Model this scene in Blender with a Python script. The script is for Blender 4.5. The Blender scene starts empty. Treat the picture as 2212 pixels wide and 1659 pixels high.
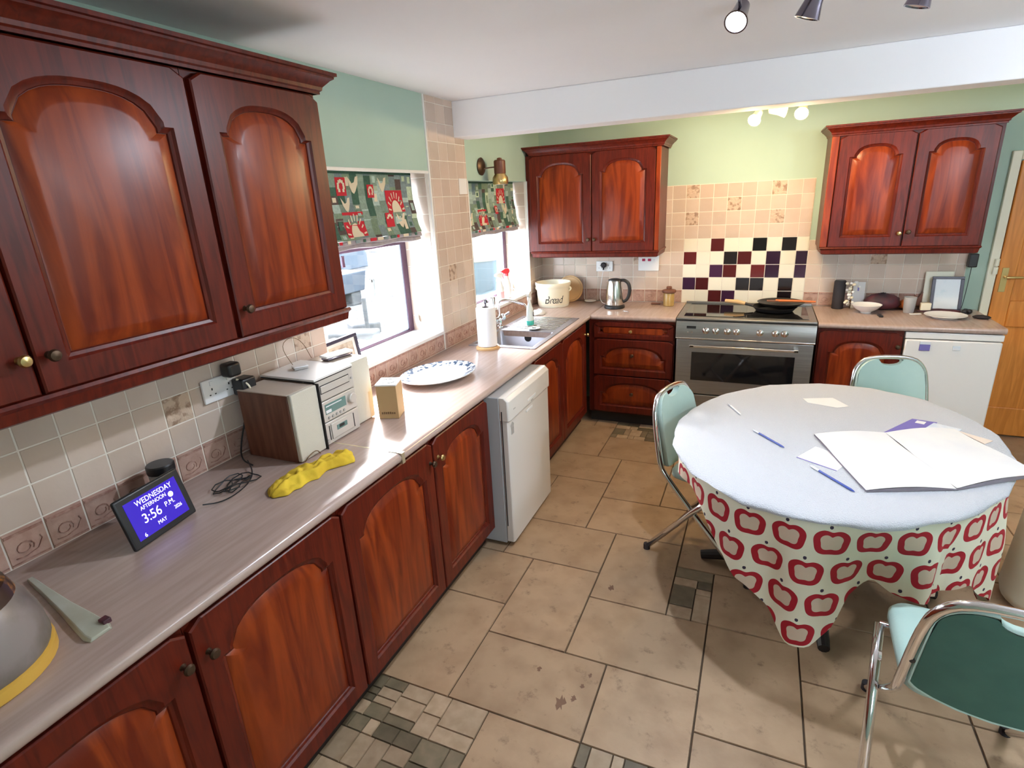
import bpy, bmesh, math, random
from mathutils import Vector, Matrix
PI = math.pi
random.seed(7)
S = bpy.context.scene
COL = S.collection

# ---------------------------------------------------------------- camera
cam_d = bpy.data.cameras.new('camera'); cam = bpy.data.objects.new('camera', cam_d); COL.objects.link(cam)
RT = Vector((0.9164069, 0.39709717, -0.05012225)); UP = Vector((-0.08224645, 0.3093845, 0.94737361)); FW = Vector((-0.39170642, 0.86405733, -0.31618192))
cam.matrix_world = Matrix(((RT.x, UP.x, -FW.x, 1.80035), (RT.y, UP.y, -FW.y, 0.0), (RT.z, UP.z, -FW.z, 1.80026), (0, 0, 0, 1)))
cam_d.sensor_fit = 'HORIZONTAL'; cam_d.sensor_width = 36.0; cam_d.lens = 1197.946 / 2212 * 36.0
cam_d.clip_start = 0.02; cam_d.clip_end = 100
S.camera = cam
# ---------------------------------------------------------------- world, sun, exposure
W = bpy.data.worlds.new('sky'); S.world = W; W.use_nodes = True
bg = W.node_tree.nodes['Background']; bg.inputs[0].default_value = (0.80, 0.90, 1.0, 1); bg.inputs[1].default_value = 11.5
def light(name, kind, loc, energy, color, direction=None, **k):
    d = bpy.data.lights.new(name, kind); d.energy = energy; d.color = color
    for a, b in k.items(): setattr(d, a, b)
    o = bpy.data.objects.new(name, d); COL.objects.link(o); o.location = loc
    if direction is not None: o.rotation_euler = Vector(direction).to_track_quat('-Z', 'Y').to_euler()
    return o
light('daylight_sun', 'SUN', (-6, 10, 8), 34.0, (1.0, 0.98, 0.97), (0.62, -0.60, -0.50), angle=math.radians(30))
S.view_settings.view_transform = 'Standard'; S.view_settings.look = 'None'
S.view_settings.exposure = 0.68; S.view_settings.gamma = 1.0; S.view_settings.use_curve_mapping = False
S.render.engine = 'CYCLES'
S.cycles.max_bounces = 8; S.cycles.diffuse_bounces = 5; S.cycles.glossy_bounces = 4; S.cycles.transmission_bounces = 8
S.cycles.transparent_max_bounces = 8; S.cycles.caustics_reflective = False; S.cycles.caustics_refractive = False
S.cycles.sample_clamp_indirect = 4.0; S.cycles.use_denoising = True

# ---------------------------------------------------------------- materials
def _n(nt, t, **k):
    n = nt.nodes.new(t)
    for a, b in k.items(): setattr(n, a, b)
    return n
def mat(name, c, rough=.5, metal=0., spec=.5, coat=0., c2=None, nscale=8., nstretch=(1, 1, 1), isl=0., bump=0., bscale=60., emit=None, es=0., trans=0., alpha=1., sheen=0., ndist=0., lo=.35, hi=.65, speck=None):
    m = bpy.data.materials.new(name); m.use_nodes = True; nt = m.node_tree
    p = nt.nodes['Principled BSDF']; L = nt.links.new
    p.inputs['Base Color'].default_value = (*c, 1); p.inputs['Roughness'].default_value = rough; p.inputs['Metallic'].default_value = metal
    p.inputs['Specular IOR Level'].default_value = spec; p.inputs['Coat Weight'].default_value = coat; p.inputs['Coat Roughness'].default_value = .12
    p.inputs['Transmission Weight'].default_value = trans; p.inputs['Alpha'].default_value = alpha; p.inputs['Sheen Weight'].default_value = sheen
    if emit: p.inputs['Emission Color'].default_value = (*emit, 1); p.inputs['Emission Strength'].default_value = es
    tc = _n(nt, 'ShaderNodeTexCoord'); src = None
    if c2:
        mp = _n(nt, 'ShaderNodeMapping'); mp.inputs['Scale'].default_value = nstretch
        no = _n(nt, 'ShaderNodeTexNoise'); no.inputs['Scale'].default_value = nscale; no.inputs['Detail'].default_value = 6; no.inputs['Distortion'].default_value = ndist
        mr = _n(nt, 'ShaderNodeMapRange'); mr.inputs[1].default_value = lo; mr.inputs[2].default_value = hi
        mx = _n(nt, 'ShaderNodeMix', data_type='RGBA'); mx.inputs[6].default_value = (*c, 1); mx.inputs[7].default_value = (*c2, 1)
        L(tc.outputs['Object'], mp.inputs[0]); L(mp.outputs[0], no.inputs['Vector']); L(no.outputs['Fac'], mr.inputs[0]); L(mr.outputs[0], mx.inputs[0])
        src = mx.outputs[2]
    if isl:
        ge = _n(nt, 'ShaderNodeNewGeometry'); hs = _n(nt, 'ShaderNodeHueSaturation')
        mr2 = _n(nt, 'ShaderNodeMapRange'); mr2.inputs[3].default_value = 1 - isl; mr2.inputs[4].default_value = 1 + isl
        L(ge.outputs['Random Per Island'], mr2.inputs[0]); L(mr2.outputs[0], hs.inputs['Value'])
        if src: L(src, hs.inputs['Color'])
        else: hs.inputs['Color'].default_value = (*c, 1)
        src = hs.outputs[0]
    if speck:
        no = _n(nt, 'ShaderNodeTexNoise'); no.inputs['Scale'].default_value = speck[1]; no.inputs['Detail'].default_value = 8; no.inputs['Roughness'].default_value = .7
        mr = _n(nt, 'ShaderNodeMapRange'); mr.inputs[1].default_value = speck[2]; mr.inputs[2].default_value = speck[3]; mr.inputs[4].default_value = speck[4]
        mx = _n(nt, 'ShaderNodeMix', data_type='RGBA'); mx.inputs[7].default_value = (*speck[0], 1)
        L(tc.outputs['Object'], no.inputs['Vector']); L(no.outputs['Fac'], mr.inputs[0]); L(mr.outputs[0], mx.inputs[0]); L(src, mx.inputs[6]); src = mx.outputs[2]
    if src: L(src, p.inputs['Base Color'])
    if bump:
        nb = _n(nt, 'ShaderNodeTexNoise'); nb.inputs['Scale'].default_value = bscale; nb.inputs['Detail'].default_value = 4
        bp = _n(nt, 'ShaderNodeBump'); bp.inputs['Strength'].default_value = bump; bp.inputs['Distance'].default_value = .01
        L(tc.outputs['Object'], nb.inputs['Vector']); L(nb.outputs['Fac'], bp.inputs['Height']); L(bp.outputs[0], p.inputs['Normal'])
    return m
M = {}
M['wood'] = mat('mahogany frame', (.066, .0060, .0030), .36, spec=.28, c2=(.125, .013, .005), nscale=5, nstretch=(9, 9, .9), ndist=1.2)
M['panel'] = mat('mahogany panel', (.115, .0105, .0028), .32, spec=.30, c2=(.27, .042, .0070), nscale=2.2, nstretch=(7, 7, .7), ndist=1.5)
M['wood_in'] = mat('cabinet carcass', (.10, .018, .010), .5)
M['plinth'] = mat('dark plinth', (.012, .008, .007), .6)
M['brass'] = mat('aged brass', (.62, .45, .20), .28, 1.)
M['brass_dark'] = mat('dark bronze', (.09, .055, .035), .4, .8)
M['pine'] = mat('pine door', (.56, .19, .028), .38, c2=(.72, .27, .05), nscale=2.5, nstretch=(10, 10, .8), ndist=2)
M['cream_paint'] = mat('cream paint', (.84, .81, .66), .45)
M['green'] = mat('sage green paint', (.40, .54, .46), .7, c2=(.42, .56, .48), nscale=3)
M['white_paint'] = mat('white ceiling paint', (.90, .90, .92), .8, c2=(.88, .88, .91), nscale=2)
M['plaster'] = mat('pale plaster', (.60, .62, .56), .8)
M['grout'] = mat('wall grout', (.76, .70, .62), .8)
M['tile'] = mat('beige wall tile', (.58, .455, .375), .22, c2=(.62, .50, .42), nscale=6, isl=.10, bump=.10, bscale=25)
M['tile_decor'] = mat('embossed wall tile', (.56, .42, .32), .35, c2=(.30, .19, .13), nscale=38, bump=.8, bscale=50, lo=.5, hi=.62)
M['tile_border'] = mat('border tile', (.50, .335, .27), .35, c2=(.40, .24, .19), nscale=22, isl=.08, bump=.3, bscale=50)
M['border_line'] = mat('border relief', (.27, .125, .095), .4, c2=(.42, .26, .21), nscale=60)
M['tile_cream'] = mat('cream splashback tile', (.84, .80, .68), .12, isl=.04)
M['tile_maroon'] = mat('maroon tile', (.085, .010, .012), .10, isl=.45)
M['tile_black'] = mat('black tile', (.012, .008, .010), .10, isl=.5)
M['tile_plum'] = mat('plum tile', (.040, .012, .040), .10, isl=.5)
M['bead'] = mat('white plastic bead', (.80, .79, .76), .4)
M['worktop'] = mat('pink beige laminate', (.43, .32, .28), .22, c2=(.37, .27, .235), nscale=9, nstretch=(7, .5, 4), bump=.03, bscale=300, spec=.6)
M['seam'] = mat('worktop joint strip', (.72, .64, .45), .3, .7)
M['dark'] = mat('black plastic', (.012, .012, .014), .4)
M['dark_soft'] = mat('dark rubber', (.018, .014, .018), .7)
M['floor_tile'] = mat('limestone floor tile', (.39, .265, .165), .45, c2=(.29, .185, .11), nscale=7, isl=.08, bump=.15, bscale=30, lo=.42, hi=.75, speck=((.13, .075, .045), 13, .57, .72, .75))
M['mos_light'] = mat('mosaic pale', (.42, .31, .21), .5, isl=.2, c2=(.33, .235, .15), nscale=20)
M['mos_dark'] = mat('mosaic olive', (.13, .105, .065), .5, isl=.35, c2=(.18, .14, .09), nscale=20)
M['floor_grout'] = mat('floor grout', (.075, .050, .030), .9)
M['stain'] = mat('dark floor stain', (.16, .085, .05), .6)
M['steel'] = mat('brushed steel', (.36, .355, .345), .33, .85, c2=(.30, .30, .29), nscale=4, nstretch=(1, 1, 40))
M['steel_lt'] = mat('polished steel', (.78, .77, .75), .18, 1.)
M['chrome'] = mat('chrome', (.82, .82, .85), .10, 1.)
M['sink'] = mat('sink steel', (.30, .30, .34), .32, .7)
M['glass_black'] = mat('black ceramic glass', (.008, .008, .009), .05, spec=.7)
M['white_app'] = mat('white enamel', (.82, .81, .80), .30)
M['white_app_warm'] = mat('off white enamel', (.70, .655, .61), .35)
M['grey_app'] = mat('grey appliance side', (.40, .41, .43), .4)
M['slot'] = mat('appliance recess', (.42, .40, .38), .4)
M['mint'] = mat('mint vinyl', (.44, .60, .55), .45, c2=(.40, .56, .52), nscale=6, bump=.05, bscale=120)
M['mint_back'] = mat('dark green vinyl back', (.035, .115, .095), .6, c2=(.045, .135, .11), nscale=12)
M['towel'] = mat('white towelling', (.62, .64, .69), .95, bump=.9, bscale=260, sheen=.3)
M['paper'] = mat('white paper', (.74, .74, .75), .8)
M['newsprint'] = mat('newsprint', (.74, .74, .73), .85, c2=(.66, .67, .70), nscale=5)
M['news_edge'] = mat('newsprint edge', (.22, .19, .22), .9)
M['purple'] = mat('purple print', (.16, .14, .42), .5)
M['palegloss'] = mat('pale magazine print', (.60, .70, .82), .4, c2=(.75, .78, .82), nscale=20)
M['envelope'] = mat('beige paper', (.72, .62, .54), .8)
M['pen_blue'] = mat('blue plastic', (.06, .10, .38), .25)
M['pen_clear'] = mat('pale plastic', (.72, .74, .80), .2)
M['white'] = mat('white plastic', (.82, .82, .82), .35)
M['white_china'] = mat('white china', (.86, .87, .88), .12)
M['china_blue'] = mat('blue china print', (.025, .06, .12), .15, c2=(.66, .70, .76), nscale=48, lo=.44, hi=.53)
M['red'] = mat('red plastic', (.55, .03, .04), .4)
M['darkred'] = mat('dark red plastic', (.35, .0, .05), .4)
M['yellow_cloth'] = mat('yellow duster cloth', (.70, .50, .035), .9, c2=(.58, .38, .02), nscale=14, bump=.15, bscale=400)
M['speaker_wood'] = mat('speaker veneer', (.10, .026, .012), .45, c2=(.17, .06, .03), nscale=5, nstretch=(8, 8, 1))
M['speaker_top'] = mat('speaker top', (.52, .43, .35), .45)
M['grille'] = mat('cream grille cloth', (.60, .56, .47), .9, bump=.3, bscale=500)
M['silver_pl'] = mat('champagne plastic', (.60, .56, .51), .35, .25)
M['display'] = mat('green grey display', (.12, .22, .20), .2)
M['boxcard'] = mat('tan card', (.46, .30, .14), .6)
M['print_brown'] = mat('brown print', (.16, .09, .04), .7)
M['paper_roll'] = mat('kitchen paper', (.86, .88, .92), .9, bump=.2, bscale=120)
M['crock'] = mat('cream stoneware', (.82, .76, .60), .25)
M['crock_low'] = mat('ivory glaze', (.84, .84, .74), .2)
M['wood_lt'] = mat('pale beech', (.66, .42, .20), .5, c2=(.55, .33, .15), nscale=6, nstretch=(1, 1, 8))
M['ink'] = mat('black lettering', (.03, .03, .03), .5)
M['glass_tint'] = mat('frosted clear glass', (.86, .88, .90), .25, trans=.55)
M['amber'] = mat('amber jar', (.55, .36, .12), .2, trans=.25)
M['cork'] = mat('brown stopper', (.16, .06, .035), .6)
M['teal'] = mat('teal liquid', (.05, .50, .42), .2)
M['bottle'] = mat('clear bottle plastic', (.80, .88, .90), .2, trans=.08)
M['pink'] = mat('pink label', (.85, .45, .48), .5)
M['white_frame'] = mat('white frame liner', (.80, .78, .74), .5)
M['navy'] = mat('dark navy frame', (.035, .03, .055), .35)
M['photo'] = mat('faded photograph', (.30, .20, .15), .3, c2=(.62, .55, .45), nscale=22, lo=.4, hi=.6)
M['certificate'] = mat('pale picture', (.72, .78, .84), .3, c2=(.36, .55, .66), nscale=9, lo=.55, hi=.8)
M['copper'] = mat('orange lid', (.60, .16, .04), .4)
M['iron'] = mat('cast iron', (.015, .013, .013), .45)
M['bag'] = mat('dark bag', (.02, .012, .022), .6, c2=(.10, .02, .03), nscale=12)
M['frame_pvc'] = mat('plum brown window frame', (.10, .045, .085), .4)
M['pvc_in'] = mat('pale window seal', (.55, .62, .74), .4)
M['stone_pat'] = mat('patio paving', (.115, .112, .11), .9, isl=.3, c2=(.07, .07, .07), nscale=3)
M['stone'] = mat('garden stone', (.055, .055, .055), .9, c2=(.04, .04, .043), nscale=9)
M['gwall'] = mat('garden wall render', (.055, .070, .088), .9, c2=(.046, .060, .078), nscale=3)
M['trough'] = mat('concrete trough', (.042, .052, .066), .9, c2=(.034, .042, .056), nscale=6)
M['white_out'] = mat('white garden furniture', (.30, .31, .31), .5)
M['cover'] = mat('cream cover', (.12, .115, .09), .7)
M['cover2'] = mat('blue cover skirt', (.03, .05, .06), .6)
M['lamp_on'] = mat('lit cool lamp', (1, 1, 1), .3, emit=(.80, .90, 1.0), es=40)
M['lamp_warm'] = mat('lit warm lamp', (1, 1, 1), .3, emit=(1.0, .86, .62), es=40)
M['lamp_off'] = mat('unlit lamp lens', (.55, .45, .40), .2)
M['spot_cream'] = mat('cream spotlight metal', (.80, .70, .45), .3, .3)
M['spot_dark'] = mat('dark chrome spotlight', (.22, .20, .25), .15, 1.)
M['screen'] = mat('lit blue screen', (.02, .01, .12), .2, emit=(.022, .008, .32), es=1.0)
M['screen_txt'] = mat('lit white lettering', (.9, .9, 1), .3, emit=(.75, .72, 1.0), es=1.0)
M['rope'] = mat('cream cord', (.70, .66, .58), .8)
M['tort'] = mat('brown mottled pattern', (.03, .012, .008), .35, c2=(.42, .17, .03), nscale=22, lo=.48, hi=.56)
M['marble_grey'] = mat('mottled grey enamel', (.24, .20, .19), .35, c2=(.11, .09, .065), nscale=9, lo=.4, hi=.7)
M['ochre'] = mat('ochre enamel', (.62, .36, .06), .4)
M['celadon'] = mat('pale celadon handle', (.46, .48, .42), .3, c2=(.38, .38, .30), nscale=10)
M['wallglass'] = None
def glass_mat():
    m = bpy.data.materials.new('window glass'); m.use_nodes = True; nt = m.node_tree; nt.nodes.clear()
    o = _n(nt, 'ShaderNodeOutputMaterial'); t = _n(nt, 'ShaderNodeBsdfTransparent'); g = _n(nt, 'ShaderNodeBsdfGlossy'); g.inputs['Roughness'].default_value = .02
    x = _n(nt, 'ShaderNodeMixShader'); x.inputs[0].default_value = .06
    nt.links.new(t.outputs[0], x.inputs[1]); nt.links.new(g.outputs[0], x.inputs[2]); nt.links.new(x.outputs[0], o.inputs[0]); return m
M['glass'] = glass_mat()
def apple_mat():
    """off white cotton printed with red apples; UV in metres"""
    m = bpy.data.materials.new('apple print cotton'); m.use_nodes = True; nt = m.node_tree; L = nt.links.new
    p = nt.nodes['Principled BSDF']; p.inputs['Roughness'].default_value = .75
    uv = _n(nt, 'ShaderNodeUVMap'); uv.uv_map = 'UVMap'
    sx = _n(nt, 'ShaderNodeSeparateXYZ'); L(uv.outputs[0], sx.inputs[0])
    def mth(op, a, b=None, c=None):
        n = _n(nt, 'ShaderNodeMath', operation=op)
        for i, v in enumerate((a, b, c)):
            if v is None: continue
            if isinstance(v, (int, float)): n.inputs[i].default_value = v
            else: L(v, n.inputs[i])
        return n.outputs[0]
    P = .132
    row = mth('DIVIDE', sx.outputs[1], P); fl = mth('FLOOR', row)
    off = mth('MULTIPLY', mth('MODULO', fl, 2.0), .5)
    uu = mth('ADD', mth('DIVIDE', sx.outputs[0], P), off)
    x = mth('SUBTRACT', mth('FRACT', uu), .5); y = mth('SUBTRACT', mth('FRACT', row), .5)
    # polar radius with an apple outline
    th = mth('ARCTAN2', x, y)
    r = mth('SQRT', mth('ADD', mth('MULTIPLY', x, x), mth('MULTIPLY', mth('MULTIPLY', y, y), 1.15)))
    wob = mth('MULTIPLY', mth('COSINE', mth('MULTIPLY', th, 4)), -.018)
    dip = mth('MULTIPLY', mth('POWER', mth('MAXIMUM', mth('COSINE', th), 0.0), 14.0), -.10)
    tip = mth('MULTIPLY', mth('COSINE', mth('MULTIPLY', th, 5)), .012)
    ro = mth('ADD', mth('ADD', mth('ADD', .435, wob), dip), tip)
    d = mth('SUBTRACT', r, ro)                       # <0 inside
    ring = mth('LESS_THAN', d, 0.0)
    inner = mth('LESS_THAN', d, -.165)
    # leaf and stem
    lx = mth('SUBTRACT', x, .05); ly = mth('SUBTRACT', y, .452)
    leaf = mth('LESS_THAN', mth('ADD', mth('MULTIPLY', mth('MULTIPLY', lx, lx), 1.6), mth('MULTIPLY', ly, ly)), .0030)
    m1 = _n(nt, 'ShaderNodeMix', data_type='RGBA'); m1.inputs[6].default_value = (.74, .72, .58, 1); m1.inputs[7].default_value = (.34, .001, .014, 1); L(ring, m1.inputs[0])
    m2 = _n(nt, 'ShaderNodeMix', data_type='RGBA'); m2.inputs[7].default_value = (.58, .46, .36, 1); L(m1.outputs[2], m2.inputs[6]); L(inner, m2.inputs[0])
    m3 = _n(nt, 'ShaderNodeMix', data_type='RGBA'); m3.inputs[7].default_value = (.03, .02, .05, 1); L(m2.outputs[2], m3.inputs[6]); L(leaf, m3.inputs[0])
    L(m3.outputs[2], p.inputs['Base Color']); return m
M['apple'] = apple_mat()
BL = [mat('blind ' + n, c, .85, isl=.15, c2=tuple(min(1, v * 1.3) for v in c), nscale=90) for n, c in
      [('sage', (.16, .22, .15)), ('grey green', (.20, .27, .22)), ('deep green', (.04, .10, .07)), ('pale green', (.42, .50, .36)), ('slate', (.17, .22, .23)), ('mist', (.36, .46, .42)), ('dark brown', (.08, .055, .05))]]
M['bl_red'] = mat('blind red', (.52, .015, .03), .85); M['bl_cream'] = mat('blind cream', (.74, .64, .48), .85); M['bl_lining'] = mat('blind lining', (.42, .38, .38), .9, c2=(.30, .27, .30), nscale=20)

# ---------------------------------------------------------------- mesh helpers
class MB:
    def __init__(s): s.v = []; s.f = []; s.m = []; s.mi = 0; s.uv = {}
    def face(s, idx): s.f.append(tuple(idx)); s.m.append(s.mi)
    def quad(s, *pts):
        n = len(s.v); s.v += [tuple(p) for p in pts]; s.face(range(n, n + len(pts)))
    def box(s, x0, x1, y0, y1, z0, z1, top=1., topy=None):
        n = len(s.v); topy = top if topy is None else topy
        cx, cy = (x0 + x1) / 2, (y0 + y1) / 2
        for z, t, ty in ((z0, 1, 1), (z1, top, topy)):
            for x, y in ((x0, y0), (x1, y0), (x1, y1), (x0, y1)): s.v.append((cx + (x - cx) * t, cy + (y - cy) * ty, z))
        for q in ((3, 2, 1, 0), (4, 5, 6, 7), (0, 1, 5, 4), (1, 2, 6, 5), (2, 3, 7, 6), (3, 0, 4, 7)): s.face([n + i for i in q])
        return s
    def rings(s, rings, cap0=True, cap1=True, closed=True):
        n0 = len(s.v); k = len(rings[0])
        for r in rings: s.v += [tuple(p) for p in r]
        for i in range(len(rings) - 1):
            for j in range(k if closed else k - 1):
                a = n0 + i * k + j; b = n0 + i * k + (j + 1) % k
                s.face((a, b, b + k, a + k))
        if cap0: s.face([n0 + j for j in range(k)][::-1])
        if cap1: s.face([n0 + (len(rings) - 1) * k + j for j in range(k)])
        return s
    def lathe(s, prof, c=(0, 0, 0), n=28, axis='z', sx=1., sy=1., cap0=True, cap1=True):
        R = []
        for r, h in prof:
            ring = []
            for i in range(n):
                a = 2 * PI * i / n; x, y = r * math.cos(a) * sx, r * math.sin(a) * sy
                if axis == 'z': p = (x, y, h)
                elif axis == 'x': p = (h, x, y)
                else: p = (y, h, x)
                ring.append((p[0] + c[0], p[1] + c[1], p[2] + c[2]))
            R.append(ring)
        return s.rings(R, cap0, cap1)
    def cyl(s, c, r, h, n=24, axis='z'): return s.lathe([(r, 0), (r, h)], c, n, axis)
    def dirlathe(s, prof, c, d, n=24):
        q = Vector(d).normalized().to_track_quat('Z', 'Y'); R = []
        for r, h in prof:
            R.append([tuple(Vector(c) + q @ Vector((r * math.cos(2 * PI * i / n), r * math.sin(2 * PI * i / n), h))) for i in range(n)])
        return s.rings(R)
    def sphere(s, c, r, n=16, sc=(1, 1, 1)):
        R = []
        for i in range(1, n // 2):
            t = PI * i / (n // 2); R.append([(c[0] + sc[0] * r * math.sin(t) * math.cos(2 * PI * j / n), c[1] + sc[1] * r * math.sin(t) * math.sin(2 * PI * j / n), c[2] - sc[2] * r * math.cos(t)) for j in range(n)])
        return s.rings(R)
    def tube(s, pts, r, n=10, smooth=0, closed=False):
        P = [Vector(p) for p in pts]
        for _ in range(smooth):
            Q = [P[0]]
            for a, b in zip(P, P[1:]): Q += [a * .75 + b * .25, a * .25 + b * .75]
            Q.append(P[-1]); P = Q
        R = []; up = Vector((0, 0, 1)); prev = None
        for i, p in enumerate(P):
            d = (P[min(i + 1, len(P) - 1)] - P[max(i - 1, 0)]).normalized()
            if prev is None: a = d.orthogonal().normalized()
            else:
                a = prev - d * prev.dot(d); a = a.normalized() if a.length > 1e-6 else d.orthogonal().normalized()
            b = d.cross(a); prev = a
            if isinstance(r, (list, tuple)):
                fi = i / (len(P) - 1) * (len(r) - 1); k0 = min(int(fi), len(r) - 2); rr = r[k0] + (r[k0 + 1] - r[k0]) * (fi - k0)
            else: rr = r
            R.append([tuple(p + a * rr * math.cos(2 * PI * j / n) + b * rr * math.sin(2 * PI * j / n)) for j in range(n)])
        return s.rings(R)
    def prism(s, poly, z0, z1, f=None):
        """poly of (a,b); f maps (a,b,c) to xyz"""
        f = f or (lambda a, b, c: (a, b, c))
        return s.rings([[f(a, b, z0) for a, b in poly], [f(a, b, z1) for a, b in poly]])
    def build(s, name, mats, parent=None, smooth=.6, bevel=0, seg=2, subsurf=0, solid=0, uv=None, weld=False):
        me = bpy.data.meshes.new(name)
        me.from_pydata(s.v, [], s.f); me.update()
        mats = mats if isinstance(mats, (list, tuple)) else [mats]
        for x in mats: me.materials.append(M[x] if isinstance(x, str) else x)
        me.polygons.foreach_set('material_index', s.m)
        if uv:
            l = me.uv_layers.new(name='UVMap')
            for lp in me.loops: l.data[lp.index].uv = uv[lp.vertex_index]
        bm = bmesh.new(); bm.from_mesh(me)
        if weld: bmesh.ops.remove_doubles(bm, verts=bm.verts, dist=1e-5)
        bmesh.ops.recalc_face_normals(bm, faces=bm.faces); bm.to_mesh(me); bm.free()
        if smooth:
            me.polygons.foreach_set('use_smooth', [True] * len(me.polygons)); me.set_sharp_from_angle(angle=smooth)
        o = bpy.data.objects.new(name, me); COL.objects.link(o)
        if parent is not None: o.parent = parent
        if solid: q = o.modifiers.new('solid', 'SOLIDIFY'); q.thickness = solid; q.offset = 0
        if bevel: q = o.modifiers.new('bevel', 'BEVEL'); q.width = bevel; q.segments = seg; q.limit_method = 'ANGLE'; q.angle_limit = .7
        if subsurf: q = o.modifiers.new('sub', 'SUBSURF'); q.levels = subsurf; q.render_levels = subsurf
        return o
def tag(o, label, cat, group=None):
    o['label'] = label; o['category'] = cat
    if group: o['group'] = group
    return o
def root(name, label, cat, loc=(0, 0, 0), rz=0., group=None):
    o = bpy.data.objects.new(name, None); COL.objects.link(o); o.location = loc; o.rotation_euler = (0, 0, rz); o.empty_display_size = .1
    return tag(o, label, cat, group)
def struct(o): o['kind'] = 'structure'; return o
def place(o, loc, rz=0., rot=None):
    o.location = loc; o.rotation_euler = rot or (0, 0, rz); return o
def text(body, size, name, m, parent, mtx, ext=.0006, shear=0., align='CENTER', sx=1.):
    c = bpy.data.curves.new(name, 'FONT'); c.body = body; c.size = size; c.extrude = ext; c.shear = shear; c.align_x = align; c.align_y = 'CENTER'
    t_ = bpy.data.objects.new(name, c); COL.objects.link(t_); bpy.context.view_layer.update()
    me = bpy.data.meshes.new_from_object(t_.evaluated_get(bpy.context.evaluated_depsgraph_get())); me.name = name
    bpy.data.objects.remove(t_); bpy.data.curves.remove(c)
    me.materials.clear(); me.materials.append(M[m]); o = bpy.data.objects.new(name, me); COL.objects.link(o)
    if parent is not None: o.parent = parent
    o.matrix_local = mtx @ Matrix.Diagonal((sx, 1, 1, 1)); return o
FRONT = Matrix.Rotation(PI / 2, 4, 'X')                       # text plane facing local -y
def facing(loc, rz=0.): return Matrix.Translation(loc) @ Matrix.Rotation(rz, 4, 'Z') @ FRONT
def rrect(w, h, r, n=5, cx=0., cy=0.):
    out = []
    for k, (sx, sy) in enumerate(((1, 1), (-1, 1), (-1, -1), (1, -1))):
        for i in range(n + 1):
            a = PI / 2 * (k + i / n); out.append((cx + sx * (w / 2 - r) + r * math.cos(a), cy + sy * (h / 2 - r) + r * math.sin(a)))
    return out

# ================================================================ ROOM
XR, YF, YB, ZC = 4.4, -1.3, 4.7776, 2.38
BY0, BY1, BZ = 3.29, 3.47, 2.175
W1 = (1.92, 2.955, 1.025, 1.975); W2 = (3.425, 4.46, 1.025, 1.93)
WX = -.30                                                     # outer face of the window wall
# ceiling and beam
struct(MB().box(WX, XR + .2, YF - .2, YB + .2, ZC, ZC + .15).build('ceiling', 'white_paint', smooth=0))
struct(MB().box(0, XR, BY0, BY1, BZ, ZC).build('trim_1', 'white_paint', smooth=0, bevel=.006))
# left wall with two window openings
w = MB()
def wallpiece(y0, y1, z0, z1): w.box(WX, 0, y0, y1, z0, z1)
wallpiece(YF, W1[0], 0, ZC); wallpiece(W1[1], W2[0], 0, ZC); wallpiece(W2[1], YB + .2, 0, ZC)
wallpiece(W1[0], W1[1], 0, W1[2]); wallpiece(W1[0], W1[1], W1[3], ZC); wallpiece(W2[0], W2[1], 0, W2[2]); wallpiece(W2[0], W2[1], W2[3], ZC)
struct(w.build('wall_left', 'green', smooth=0))
struct(MB().box(0, XR + .2, YB, YB + .2, 0, ZC).build('wall_back', 'green', smooth=0))
struct(MB().box(XR, XR + .2, YF, YB, 0, ZC).build('wall_right', 'green', smooth=0))
# wall behind the camera; its window opening is added to let in fill daylight
w = MB()
for a in ((0, 2.9, 0, ZC), (3.9, XR, 0, ZC), (2.9, 3.9, 0, 1.0), (2.9, 3.9, 2.1, ZC)): w.box(a[0], a[1], YF - .2, YF, a[2], a[3])
struct(w.build('wall_front', 'green', smooth=0))
# floor: stone tiles in the pattern of the photo
GX, GY, MX, MY = .836, 1.372, .1768, .1825
fl = MB(); fl.box(WX, XR + .2, YF - .2, YB + .2, -.12, -.006); 
rects = [(-2, 3, 0, 5), (-2, 0, 0, 3), (0, 2, 2, 5), (0, 3, 0, 2), (2, 5, 2, 4), (3, 5, 0, 2), (2, 4, 4, 7), (-1, 2, 5, 7), (-2, -1, 5, 7), (-1, 1, 7, 10), (-2, -1, 7, 10),
         (1, 4, 7, 9), (1, 3, 9, 12), (-2, 1, 10, 12), (-2, 0, 12, 15), (0, 3, 12, 14), (3, 6, 9, 12), (4, 6, 6, 9), (5, 7, 4, 6), (5, 7, 1, 4), (7, 10, 1, 3), (7, 10, 3, 5), (1, 3, -2, 0), (5, 7, -1, 1)]
rects[0] = (-2, 0, 3, 5)
mosaic = [(-2, 1, -3, 0), (4, 5, 4, 6), (0, 3, 14, 16), (3, 5, -1, 0)]
used = set(); tiles = []
def claim(r):
    for i in range(r[0], r[1]):
        for j in range(r[2], r[3]): used.add((i, j))
for r in rects: claim(r); tiles.append(r)
for r in mosaic: claim(r)
ix0, ix1, iy0, iy1 = -5, 21, -15, 19
for j in range(iy0, iy1):
    for i in range(ix0, ix1):
        if (i, j) in used: continue
        for (a, b) in random.sample([(3, 2), (2, 3), (3, 3), (2, 2)], 4) + [(2, 1), (1, 2), (1, 1)]:
            if all((i + p, j + q) not in used for p in range(a) for q in range(b)):
                r = (i, i + a, j, j + b); claim(r); tiles.append(r); break
def ftile(x0, x1, y0, y1, mi, g=.0028):
    x0, x1, y0, y1 = x0 + g, x1 - g, y0 + g, y1 - g
    x0 = max(x0, 0); x1 = min(x1, XR); y0 = max(y0, YF); y1 = min(y1, YB)
    if x1 - x0 < .01 or y1 - y0 < .01: return
    fl.mi = mi; fl.box(x0, x1, y0, y1, -.006, 0.0, top=1 - .003 / (x1 - x0), topy=1 - .003 / (y1 - y0))
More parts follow.
